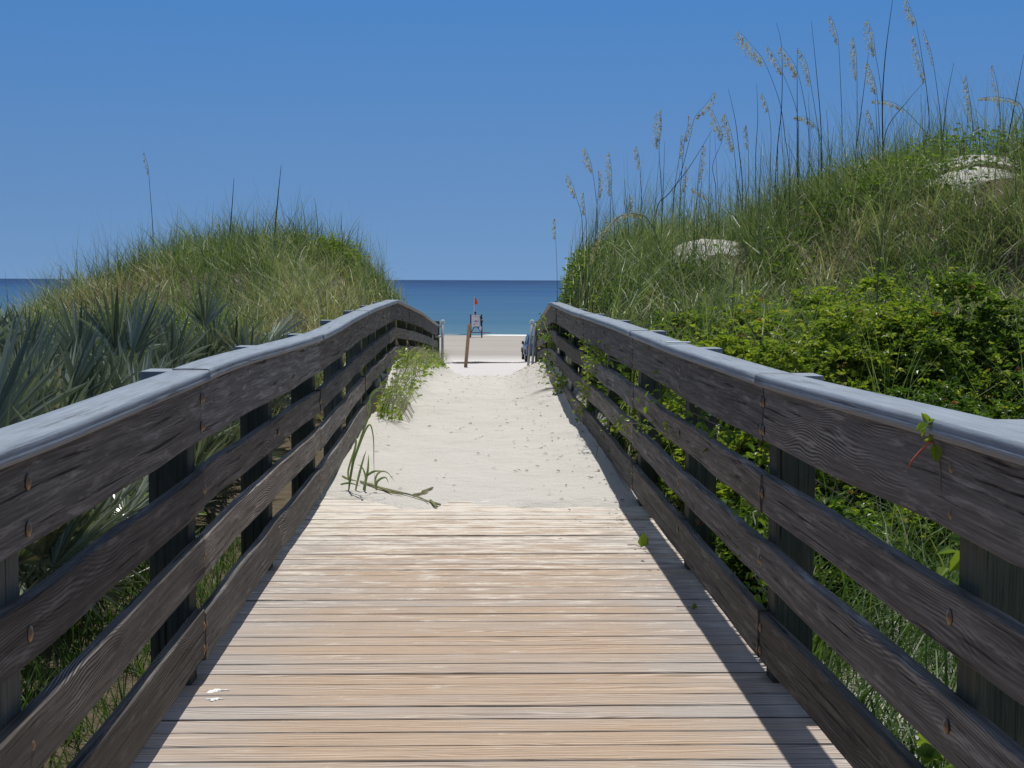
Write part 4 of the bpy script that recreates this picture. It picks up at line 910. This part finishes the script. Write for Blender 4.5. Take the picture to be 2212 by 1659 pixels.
# reed rooted at the edge of the drift, and its runner on the planks
def ribbon_plant(name, label, strips, Y, mat, cat_, wid):
    b = at(*strips[0][0], Y); g = hz(b.x, b.y); base = Vector((b.x, b.y, max(g, -.01))); root = empty(name, base); tag(root, label, cat_); mbp = MB()
    for q, st in enumerate(strips):
        P = smooth_poly([at(a, b2, Y + .02 * (q % 5) - .05) - base for a, b2 in st]); n = len(P); w = wid * random.uniform(.6, 1.1); V = []; Fq = []
        for i, p in enumerate(P):
            t = i / (n - 1); ww = w * max(.06, (1 - t ** 2)) * (.55 + .45 * math.sin(min(1, t * 2.2) * 1.57)); d = (P[min(i + 1, n - 1)] - P[max(i - 1, 0)]).normalized(); s = d.cross(Vector((.25, 1, .2))).normalized()
            V += [p - s * ww / 2, p + Vector((0, .2 * ww, 0)), p + s * ww / 2]
        for i in range(n - 1): Fq += [(3 * i, 3 * i + 1, 3 * i + 4, 3 * i + 3), (3 * i + 1, 3 * i + 2, 3 * i + 5, 3 * i + 4)]
        mbp.add(V, Fq, random.uniform(.1, .8))
    mbp.build('blades', mat, root); return root
def c7(cx, cy): return ((700 + cx / 2.963) * .92167, (680 + cy / 2.963) * .92167)
ribbon_plant('reed', 'tall green reed with drooping blades rooted where the sand meets the planks', [[c7(*p) for p in s] for s in
    [[(345, 1410), (385, 1180), (440, 1000), (490, 860), (500, 740), (540, 690), (600, 690), (645, 760), (640, 850), (600, 960)], [(360, 1330), (372, 1200), (400, 1060), (395, 1020), (440, 1010)],
     [(345, 1415), (365, 1250), (420, 1080), (470, 960), (500, 940), (520, 1040), (522, 1200), (530, 1370)], [(395, 1390), (420, 1280), (450, 1170), (470, 1110)], [(460, 1400), (465, 1300), (440, 1230), (405, 1210)],
     [(530, 1380), (535, 1300), (570, 1260), (620, 1270), (665, 1330)], [(470, 1290), (520, 1260), (580, 1255)], [(450, 1390), (480, 1250), (485, 1140)], [(350, 1330), (345, 1250), (385, 1110), (395, 1040)],
     [(490, 870), (480, 800), (520, 720), (560, 700), (620, 720)], [(540, 1390), (545, 1330), (600, 1300), (625, 1340)], [(300, 1290), (340, 1310), (420, 1330)], [(290, 1350), (350, 1340), (430, 1360)]]], 10.35, M_REED, 'reed', .02)
def lay(a, b, lift=.012):
    d = ray(a, b); t = -EYE.z / d.z * .995
    p = EYE + d * t; return Vector((p.x, p.y, max(hz(p.x, p.y), 0) + lift))
mbp = MB(); P0 = lay(*c7(430, 1360)); root = empty('reed_runner', P0); tag(root, 'dry reed runner lying across the first sandy planks', 'reed stalk')
for pts in ([(430, 1360), (560, 1390), (700, 1425), (800, 1450), (930, 1490)], [(540, 1385), (640, 1415), (760, 1440), (850, 1462), (900, 1490)], [(480, 1370), (600, 1405), (650, 1430), (720, 1440)], [(860, 1420), (930, 1395)], [(800, 1445), (870, 1430), (900, 1415)], [(930, 1490), (985, 1495)], [(915, 1480), (960, 1510)]):
    mbp.tube([lay(*c7(*p)) - P0 for p in pts], [.009, .008, .006, .005, .003][:len(pts)], random.uniform(.5, 1), 5)
mbp.build('stalk', M_REED, root)

# ------------------------------------------------------------------ small things on the deck and sand
def leaf_thing(px, py, label, size, tint, lift=.0):
    p = lay(px, py, .004 + lift); root = empty('fallen_leaf', p); tag(root, label, 'leaf')
    V, Fq, T = leaves(np.array([[0, 0, .0]]), np.array([[.25, .1, 1.0]]), np.array([[.3, -1, .2]]), np.array([size]), .8, np.array([tint]), .2); link('blade', np_mesh('blade', V, Fq, T), M_VINE, root)
    st = MB(); st.tube([(0, 0, 0), (-.03, .02, .012), (-.07, .03, .006)], .0016, .3, 5); st.tube([(-.03, .02, .012), (-.075, .0, .015)], .0012, .3, 5); st.build('stalk', M_TWIG, root)
def c5(cx, cy): return ((1400 + cx / 3.687) * .92167, (1150 + cy / 3.687) * .92167)
leaf_thing(*c5(378, 485), 'bright green leaf curled upright on the planks at the edge of the right shadow', .082, .55)
leaf_thing(*c5(830, 1020), 'tiny green leaf lying in the shadow of the right railing', .03, .45)
leaf_thing(*c7(1735, 745), 'single green leaf lying on the sand near the right railing', .05, .5)
# bird droppings
for px, py, r, lab in [(466, 1489, .024, 'larger white dropping splashed on a plank by the left railing'), (463, 1507, .017, 'smaller white dropping on the next plank by the left railing')]:
    p = lay(px, py, .0); bm = bmesh.new(); bmesh.ops.create_icosphere(bm, subdivisions=3, radius=1)
    for v in bm.verts:
        n = float(fbm(np.array([v.co.x * 2.6 + r * 99]), np.array([v.co.y * 2.6 + 5]), 77, 4)[0]) * 2.6 - .5; v.co = Vector((v.co.x * r * n * 1.6, v.co.y * r * n, max(0, v.co.z) * .004 + .0005))
    me = bpy.data.meshes.new('bird_dropping'); bm.to_mesh(me); bm.free(); o = link('bird_dropping', me, M_WHITE, loc=p); tag(o, lab, 'bird dropping', 'droppings on the planks')
# white strip on the right hand rail
d_ = ray(*c3(1540, 572)); a = EYE + d_ * ((float(rR(8)[1]) - EYE.z) / d_.z); a = EYE + d_ * ((float(rR(a.y)[1]) - EYE.z) / d_.z)
me = bevel_box_mesh('white_strip', (0, 0, .006), (.13, .035, .006), .0015, Matrix.Rotation(.12, 3, 'Z')); o = link('white_strip', me, M_WHITE, loc=(XR0 + .075, a.y, float(rR(a.y)[1]) + .001)); tag(o, 'small white strip lying across the top of the right handrail', 'strip')
mb = MB(); r5 = random.Random(4)
for i in range(520):
    y = r5.uniform(8.5, 33); xl, xr = float(rL(y)[0]), float(rR(y)[0]); x = r5.uniform(xl + .1, xr) if r5.random() < .6 else xr - abs(r5.gauss(0, .3))
    if y < 10.3 and x < .5: continue
    z = max(hz(x, y), 0.002 if y < 12.4 else -9) + .006; l = r5.uniform(.012, .055) * (1 + (y > 20) * .6); a = r5.uniform(0, 3.14); d = Vector((math.cos(a), math.sin(a), r5.uniform(-.1, .25))) * l; s = Vector((-math.sin(a), math.cos(a), 0)) * l * r5.uniform(.08, .3); p = Vector((x, y, z))
    mb.add([p, p + d * .5 + s, p + d, p + d * .5 - s + Vector((0, 0, .004))], [(0, 1, 2, 3)])
o = mb.build('plant_litter', M_DEBRIS); tag(o, 'bits of dry leaf and twig scattered over the sandy path', 'litter', kind='stuff')
# dead root tuft at the foot of the right railing
b = at(*c3(480, 1010), 17.6); g = hz(1.0, 17.6); root = empty('dead_grass_tuft', (1.02, 17.6, g + .02)); tag(root, 'brown tuft of dead roots on the sand at the foot of the right railing', 'dead grass')
n = 70; V, Fq, T = blades(np.stack([RNG.normal(0, .03, n), RNG.normal(0, .05, n), RNG.uniform(0, .12, n)], 1), RNG.normal(3.5, .35, n), RNG.uniform(.15, .45, n), RNG.uniform(1.0, 1.6, n), RNG.uniform(.1, .6, n), RNG.uniform(.004, .008, n), RNG.uniform(.86, 1, n)); link('strands', np_mesh('strands', V, Fq, T), M_GRASS, root)
# bare grey branches on the right dune
for j, (px, py, Y, lab) in enumerate([(2160, 650, 12.4, 'dead grey branches above the shrubs near the right picture edge'), (2010, 690, 11.7, 'dark bare twig standing up from the right shrubs')]):
    p = at(px, py, Y); g = hz(p.x, p.y); root = empty('dead_branch', (p.x, p.y, g)); tag(root, lab, 'branch'); st = MB(); rr = random.Random(j + 3); hh = p.z - g + .25
    for i in range(9 if j == 0 else 5):
        q = Vector((rr.gauss(0, .08), rr.gauss(0, .05), 0)); pts = [q]
        for s in range(6): q = q + Vector((rr.gauss(0, .12 if j == 0 else .035), rr.gauss(0, .06), hh / 6 * rr.uniform(.5, 1.3))); pts.append(q)
        st.tube(pts, [.008, .007, .006, .005, .004, .003, .002], .3, 5)
    st.build('twigs', M_TWIG if j == 0 else M_STEM, root)

# ------------------------------------------------------------------ metal posts at the end of the path
def c1(cx, cy): return ((1000 + cx / 7.213) * .92167, (660 + cy / 7.213) * .92167)
def cylinder_poles(name, label, poles, bars, Y):
    p0 = at(*c1(*poles[0][1]), Y); base = Vector((p0.x, p0.y, hz(p0.x, p0.y))); root = empty(name, base); tag(root, label, 'metal post')
    for top, bot, ring in poles:
        a, b = at(*c1(*top), Y), at(*c1(*bot), Y); d = (a - b).normalized(); m = MB(); m.tube([b - d * .35 - base, a - base], .028, .5, 12); m.build('pole', M_STEEL, root, True)
        if ring:
            bm = bmesh.new(); rg = []
            m = MB(); m.tube([a - base + Vector((.042 * math.cos(t), .012, .042 * math.sin(t) + .02)) for t in np.linspace(0, 2 * math.pi, 17)], .016, .5, 8, False); m.build('eye_ring', M_WHITE, root, True)
            bm.free()
    for q0, q1 in bars:
        m = MB(); m.tube([at(*c1(*q0), Y) - base, at(*c1(*q1), Y) - base], .02, .5, 10); m.build('bracket', M_STEEL, root, True)
cylinder_poles('metal_post', 'upright grey metal pole with a ring on top at the end of the left railing', [((270, 705), (265, 1580), True)], [((200, 760), (268, 760)), ((140, 928), (268, 928))], 33.0)
cylinder_poles('metal_post', 'pair of leaning metal poles with crossbar at the end of the right railing', [((1783, 705), (1705, 1510), True), ((1845, 700), (1785, 1400), False)], [((1783, 752), (1842, 752))], 33.0)

# leaning wooden post on the beach
a, b = at(*c1(722, 715), 64), at(*c1(658, 1445), 64); base = Vector((b.x, b.y, hz(b.x, 64)))
d = (a - b); R = d.to_track_quat('Z', 'Y').to_matrix(); me = bevel_box_mesh('beach_post', (0, 0, 0), (.145, .145, d.length + .5), .01)
for v in me.vertices: v.co = R @ (v.co + Vector((0, 0, d.length / 2 - .25)))
root = empty('beach_post', b); tag(root, 'leaning brown wooden post standing in the white beach sand', 'post'); link('timber', me, M_GREYPOST, root)
m = MB(); m.tube([R @ Vector((.1, -.02, d.length * .70)), R @ Vector((.1, -.02, d.length * .80))], [.05, .06], .5, 8); m.build('side_block', M_GREYPOST, root)

# seaweed line
mb = MB(); r6 = random.Random(9)
for i in range(1100):
    px = r6.uniform(985, 1135) if r6.random() < .8 else r6.uniform(700, 1400); thick = 1.0 + 5 * math.exp(-((px - 1030) / 18) ** 2)
    d = ray(px, 782.5 - (px - 1060) * .008 + r6.gauss(0, .28) - max(0, r6.gauss(0, .5)) * (thick - 1) * .25)
    Y = 80.
    for _ in range(12): p = EYE + d * (Y / d.y); Y = max(60, min(130, Y + (p.z - float(np.interp(Y, PY, PZ))) * 10))
    p = EYE + d * (Y / d.y); p.z = hz(p.x, p.y)
    if abs(px - 1040) > 60 and r6.random() < .35: continue
    l = r6.uniform(.1, .35); a = r6.gauss(0, .6); dx = Vector((math.cos(a), math.sin(a) * .5, 0)) * l; w = Vector((0, l * .4, 0)); h = Vector((0, 0, r6.uniform(.01, .05) * (1 + .15 * thick)))
    mb.add([p - dx, p - w, p + dx, p + w, p + h], [(0, 1, 4, 0), (1, 2, 4, 1), (2, 3, 4, 2), (3, 0, 4, 3)])
o = mb.build('seaweed', M_WEED); tag(o, 'dark line of dry seaweed along the upper beach', 'seaweed', kind='stuff')

# ------------------------------------------------------------------ lifeguard chair with flag and guard
YC = 172.; kc = .003473
def cc(cx, cy): return at((1070 + cx / 13.82) * .92167, (680 + cy / 13.82) * .92167, YC)
foot = cc(620, 1530); zf = hz(foot.x, YC); chair = empty('lifeguard_chair', (foot.x, YC, zf)); tag(chair, 'red framed lifeguard chair with white back board at the water edge', 'lifeguard chair')
M_RED = mat_plain('red_frame_paint', (.25, .02, .03), .5); M_DARKRED = mat_plain('dark_frame_paint', (.06, .015, .03), .5); M_NAVY = mat_plain('navy_cloth', (.012, .016, .04), .8); M_FLAG = mat_plain('red_flag_cloth', (.85, .1, .04), .7, var=.1); M_INK = mat_plain('blue_sign_ink', (.1, .16, .38), .7); M_SIGN = mat_plain('white_sign_board', (.85, .82, .86), .6, var=.08, scale=4)
def u(cx): return (cx - 620) * kc
def w_(cy): return foot.z - zf + (1530 - cy) * kc
def beam(name, p, q, r, mat, parent): m = MB(); m.tube([p, q], r, .5, 8); return m.build(name, mat, parent)
for cx in (462, 812):
    beam('leg', (u(cx + (8 if cx > 600 else -8)), 0, -.2), (u(cx), .1, w_(790)), .075, M_DARKRED, chair); beam('leg', (u(cx), 1.3, -.2), (u(cx), .75, w_(1180)), .05, M_RED, chair)
    beam('arm_rest', (u(cx), 0, w_(1000)), (u(cx), .85, w_(1000)), .04, M_DARKRED, chair)
m = MB(); m.box((u(623), -.02, w_(998)), (275 * kc, .03, 365 * kc)); bk = m.build('back_board', M_SIGN, chair)
m = MB(); m.box((u(623), .52, w_(1000)), (330 * kc, .9, .05)); m.build('seat', M_RED, chair)
m = MB()
for (x0, x1, yy, h) in [(520, 560, 1003, 10), (565, 690, 1010, 22), (600, 650, 990, 20), (700, 745, 1003, 10), (555, 590, 1100, 34), (625, 640, 1075, 40), (600, 650, 870, 12), (520, 730, 850, 5)]:
    m.box((u((x0 + x1) / 2), -.04, w_(yy)), ((x1 - x0) * kc, .006, h * kc))
m.build('lettering', M_INK, bk)
beam('cross_bar', (u(450), -.05, w_(1370)), (u(1095), -.05, w_(1380)), .045, M_RED, chair); beam('brace', (u(575), 0, w_(1190)), (u(485), 0, w_(1350)), .045, M_DARKRED, chair); beam('brace', (u(680), 0, w_(1190)), (u(775), 0, w_(1350)), .045, M_DARKRED, chair); beam('cross_bar', (u(560), 0, w_(1195)), (u(740), 0, w_(1195)), .045, M_DARKRED, chair)
fl = empty('warning_flag', chair.location + Vector((u(555), .05, w_(820)))); tag(fl, 'red warning flag drooping from a thin white pole on the lifeguard chair', 'flag'); fo_ = Vector((u(555), .05, w_(820)))
m = MB(); m.tube([(0, 0, 0), Vector((u(585), .05, w_(205))) - fo_], .032, .5, 8); m.build('flag_pole', M_WHITE, fl)
rows_ = [(235, 583, 612), (280, 581, 632), (330, 579, 652), (390, 576, 688), (430, 575, 680), (470, 573, 640)]; m = MB(); V = []
for (cy, a, b) in rows_:
    for s in np.linspace(0, 1, 6): V.append((u(a + (b - a) * s) - fo_.x, .06 * math.sin(s * 9 + cy * .02), w_(cy) - fo_.z))
m.add(V, [(i * 6 + j, i * 6 + j + 1, (i + 1) * 6 + j + 1, (i + 1) * 6 + j) for i in range(5) for j in range(5)]); ob = m.build('flag_cloth', M_FLAG, fl); md = ob.modifiers.new('thickness', 'SOLIDIFY'); md.thickness = .01
# jacket and bag hung on the chair's right side
def blob(name, pts, mat, parent, sub=2):
    me = bpy.data.meshes.new(name); me.from_pydata([p[:3] for p in pts], [(i, i + 1) for i in range(len(pts) - 1)], []); o = link(name, me, mat, parent)
    sk = o.modifiers.new('skin', 'SKIN'); 
    for i, p in enumerate(pts): me.skin_vertices[0].data[i].radius = (p[3], p[3] * .7)
    me.skin_vertices[0].data[0].use_root = True; o.modifiers.new('sub', 'SUBSURF').levels = sub; o.modifiers['sub'].render_levels = sub; return o
jk = empty('hanging_jacket', chair.location + Vector((u(800), -.1, w_(1000)))); tag(jk, 'dark navy jacket hanging on the right side of the lifeguard chair', 'jacket'); jo = Vector((u(800), -.1, w_(1000)))
blob('cloth', [tuple(Vector((u(a), -.1, w_(b))) - jo) + (r,) for a, b, r in [(775, 825, .12), (800, 900, .19), (815, 980, .24), (800, 1080, .16), (805, 1160, .15)]], M_NAVY, jk)
m = MB(); m.tube([Vector((u(822), -.27, w_(975))) - jo, Vector((u(822), -.27, w_(940))) - jo], .06, .5, 8); m.build('white_badge', M_WHITE, jk)
bg = empty('white_notice', chair.location + Vector((u(775), -.1, w_(1240)))); tag(bg, 'small white notice hung askew below the back board of the lifeguard chair', 'notice'); m = MB(); m.box((0, 0, 0), (70 * kc, .02, 125 * kc), R=Matrix.Rotation(.15, 3, 'Y')); m.build('panel', M_SIGN, bg)
# the guard, seated facing the sea, head above the back board
M_SKIN = mat_plain('tanned_skin', (.3, .17, .11), .6, var=.1); M_HAIR = mat_plain('dark_hair', (.02, .014, .012), .6)
pv = chair.location + Vector((u(605), .35, w_(1170) + .66)); man = empty('person', pv); tag(man, 'person seated on the lifeguard chair facing the sea, dark haired head above the white board', 'person')
def body_mesh():
    sk = [(0, 0, .1, .15), (0, .02, .32, .15), (0, 0, .52, .16), (0, 0, .64, .07), (0, .02, .72, .09), (0, .03, .82, .095), (0, .02, .9, .06),
          (.18, 0, .54, .065), (.24, .12, .3, .05), (.22, .34, .2, .04), (.2, .42, .2, .045), (-.18, 0, .54, .065), (-.24, .12, .3, .05), (-.22, .34, .2, .04), (-.2, .42, .2, .045),
          (.1, .1, .1, .1), (.13, .48, .12, .075), (.13, .52, -.3, .05), (.13, .66, -.36, .045), (-.1, .1, .1, .1), (-.13, .48, .12, .075), (-.13, .52, -.3, .05), (-.13, .66, -.36, .045)]
    ed = [(0, 1), (1, 2), (2, 3), (3, 4), (4, 5), (5, 6), (2, 7), (7, 8), (8, 9), (9, 10), (2, 11), (11, 12), (12, 13), (13, 14), (0, 15), (15, 16), (16, 17), (17, 18), (0, 19), (19, 20), (20, 21), (21, 22)]
    me = bpy.data.meshes.new('body'); me.from_pydata([p[:3] for p in sk], ed, []); o = link('body', me, M_SKIN, man); o.modifiers.new('skin', 'SKIN')
    for i, p in enumerate(sk): me.skin_vertices[0].data[i].radius = (p[3], p[3])
    me.skin_vertices[0].data[0].use_root = True; sb = o.modifiers.new('sub', 'SUBSURF'); sb.levels = sb.render_levels = 2
body_mesh()
def ellipsoid(name, c, r, mat, parent):
    bm = bmesh.new(); bmesh.ops.create_uvsphere(bm, u_segments=16, v_segments=10, radius=1)
    for v in bm.verts: v.co = Vector((v.co.x * r[0], v.co.y * r[1], v.co.z * r[2])) + Vector(c)
    me = bpy.data.meshes.new(name); bm.to_mesh(me); bm.free(); o = link(name, me, mat, parent)
    for p in me.polygons: p.use_smooth = True
    return o
ellipsoid('hair', (0, -.012, .86), (.13, .135, .14), M_HAIR, man); blob('shirt', [(0, 0, .12, .17), (0, .02, .33, .165), (0, 0, .53, .18)], M_NAVY, man)

# ------------------------------------------------------------------ blue off-road car on the beach
M_BLUE = None
m, nt = new_mat('blue_car_paint'); p = principled(nt, mix(nt, noise(nt, coords(nt), 3, 3), (.02, .07, .2), (.028, .09, .24)), .4, spec=.4); p.inputs['Coat Weight'].default_value = .25; p.inputs['Coat Roughness'].default_value = .08; M_BLUE = m
m, nt = new_mat('car_glass'); principled(nt, (.16, .26, .27), .08, spec=.8); M_GLASS = m
M_TYRE = mat_plain('tyre_rubber', (.02, .02, .02), .85); M_PLAST = mat_plain('black_plastic', (.02, .02, .022), .6); M_TAIL = mat_plain('red_tail_light', (.35, .02, .02), .3); M_RIM = mat_plain('silver_rim', (.5, .5, .5), .35, .8)
def c8(cx, cy): return at((1190 + cx / 15.08) * .92167, (770 + cy / 15.08) * .92167, 105.)
q = c8(655, 1195); zc = hz(q.x, 105.); car = empty('parked_car', (q.x + .93, 105., q.z), rad(2.2)); tag(car, 'blue off-road car parked on the beach, half hidden by the right railing', 'car')
def hull(name, secs, mat, parent, bev=.05):
    """secs: list of (y, half width bottom, half width top, z bottom, z top)"""
    bm = bmesh.new(); rings = []
    for (y, wb, wt, zb, zt) in secs: rings.append([bm.verts.new((-wb, y, zb)), bm.verts.new((wb, y, zb)), bm.verts.new((wt, y, zt)), bm.verts.new((-wt, y, zt))])
    for i in range(len(rings) - 1):
        for j in range(4): bm.faces.new((rings[i][j], rings[i][(j + 1) % 4], rings[i + 1][(j + 1) % 4], rings[i + 1][j]))
    bm.faces.new(rings[0][::-1]); bm.faces.new(rings[-1]); bmesh.ops.recalc_face_normals(bm, faces=bm.faces[:])
    bmesh.ops.bevel(bm, geom=bm.edges[:], offset=bev, segments=3, affect='EDGES', profile=.6)
    me = bpy.data.meshes.new(name); bm.to_mesh(me); bm.free(); o = link(name, me, mat, parent)
    for p in me.polygons: p.use_smooth = True
    return o
hull('body', [(0, .90, .90, .5, 1.16), (.25, .94, .92, .42, 1.2), (2.9, .94, .92, .42, 1.2), (4.1, .92, .88, .42, 1.12), (4.6, .84, .8, .5, 1.0)], M_BLUE, car, .07)
hull('cabin', [(.08, .86, .70, 1.16, 1.88), (2.5, .86, .70, 1.16, 1.90), (3.15, .86, .74, 1.16, 1.24)], M_BLUE, car, .06)
m = MB(); m.add([(-.66, .035, 1.27), (.66, .035, 1.27), (.56, .055, 1.75), (-.56, .055, 1.75)], [(0, 1, 2, 3)]); o = m.build('rear_window', M_GLASS, car); o.modifiers.new('t', 'SOLIDIFY').thickness = .02
for s in (-1, 1):
    for (y0, y1) in ((.35, 1.25), (1.4, 2.4)):
        m = MB(); m.add([(s * .868, y0, 1.25), (s * .868, y1, 1.25), (s * .755, y1 - .05, 1.76), (s * .755, y0 + .08, 1.76)], [(0, 1, 2, 3)]); o = m.build('side_window', M_GLASS, car); o.modifiers.new('t', 'SOLIDIFY').thickness = .02
    o = hull('mirror', [(2.42, .07, .06, 1.16, 1.36), (2.6, .09, .08, 1.15, 1.37)], M_PLAST, car, .02); o.location.x = s * .98
    m = MB(); m.box((s * .82, -.005, .95), (.12, .05, .28)); m.build('tail_light', M_TAIL, car)
    for y in (.85, 3.7):
        wh = empty('wheel', (s * .84, y, .38)); wh.parent = car
        m = MB(); m.tube([(-.13, 0, 0), (-.11, 0, 0), (.11, 0, 0), (.13, 0, 0)], [.33, .38, .38, .33], .5, 24); m.build('tyre', M_TYRE, wh, False)
        m = MB(); m.tube([(s * .128, 0, 0), (s * .145, 0, 0)], [.22, .2], .5, 20); m.build('rim', M_RIM, wh)
        hull('fender', [(y - .5, .06, .06, .5, .62), (y - .32, .07, .06, .72, .86), (y + .32, .07, .06, .72, .86), (y + .5, .06, .06, .5, .62)], M_PLAST, car, .02).location.x = s * .93
hull('rear_bumper', [(-.12, .88, .86, .44, .64), (.06, .93, .92, .42, .66)], M_PLAST, car, .03)
m = MB(); m.box((-.05, -.135, .56), (.31, .02, .16)); m.build('licence_plate', M_WHITE, car)
m = MB(); m.box((0, -.012, .86), (1.3, .02, .02)); m.box((0, -.012, 1.14), (1.4, .02, .02)); m.build('tailgate_seam', M_PLAST, car)

# ------------------------------------------------------------------ light
EL, AZ = 66.0, 7.6                 # the sun stands ahead, a little to the right
w = bpy.data.worlds.new('World'); S.world = w; w.use_nodes = True; nt = w.node_tree
for n in list(nt.nodes): nt.nodes.remove(n)
sky = N(nt, 'ShaderNodeTexSky', sky_type='NISHITA'); sky.sun_disc = False; sky.sun_elevation = rad(EL); sky.sun_rotation = rad(AZ); sky.air_density = 1.0; sky.dust_density = 0.0; sky.ozone_density = 1.5; sky.altitude = 0
bg = N(nt, 'ShaderNodeBackground'); bg.inputs['Strength'].default_value = .1
geo = N(nt, 'ShaderNodeTexCoord'); sp_ = N(nt, 'ShaderNodeSeparateXYZ'); L(nt, geo.outputs['Generated'], sp_.inputs[0])
cb = N(nt, 'ShaderNodeCombineXYZ'); L(nt, sp_.outputs[0], cb.inputs[0]); L(nt, sp_.outputs[1], cb.inputs[1])
L(nt, math_(nt, 'ADD', math_(nt, 'MULTIPLY', math_(nt, 'MAXIMUM', sp_.outputs[2], 0), 1.9), .28), cb.inputs[2])
nv = N(nt, 'ShaderNodeVectorMath', operation='NORMALIZE'); L(nt, cb.outputs[0], nv.inputs[0]); L(nt, nv.outputs[0], sky.inputs[0])
hs_ = N(nt, 'ShaderNodeHueSaturation'); 
def _mr(a, b, c, d):
    q = N(nt, 'ShaderNodeMapRange', interpolation_type='SMOOTHSTEP'); q.inputs[1].default_value = a; q.inputs[2].default_value = b; q.inputs[3].default_value = c; q.inputs[4].default_value = d; L(nt, sp_.outputs[2], q.inputs[0]); return q.outputs[0]
# desaturated above the view to cut blue fill in shade, clear blue lower down
L(nt, math_(nt, 'MULTIPLY', _mr(-.05, .26, 1.12, 1.32), _mr(.3, .6, 1, .42)), hs_.inputs['Saturation']); L(nt, _mr(-.05, .26, .82, 1.12), hs_.inputs['Value']); L(nt, sky.outputs[0], hs_.inputs['Color'])
L(nt, hs_.outputs[0], bg.inputs[0]); wo = N(nt, 'ShaderNodeOutputWorld'); L(nt, bg.outputs[0], wo.inputs[0])
sd = bpy.data.lights.new('sun', 'SUN'); sd.energy = 4.1; sd.angle = rad(.53); sd.color = (1, .955, .88); so = bpy.data.objects.new('sun', sd); COL.objects.link(so)
dirv = Vector((math.sin(rad(AZ)) * math.cos(rad(EL)), math.cos(rad(AZ)) * math.cos(rad(EL)), math.sin(rad(EL)))); so.rotation_euler = dirv.to_track_quat('Z', 'Y').to_euler()
S.view_settings.view_transform = 'Standard'; S.view_settings.look = 'None'; S.view_settings.exposure = 0; S.view_settings.gamma = 1
S.cycles.max_bounces = 8; S.cycles.transparent_max_bounces = 8
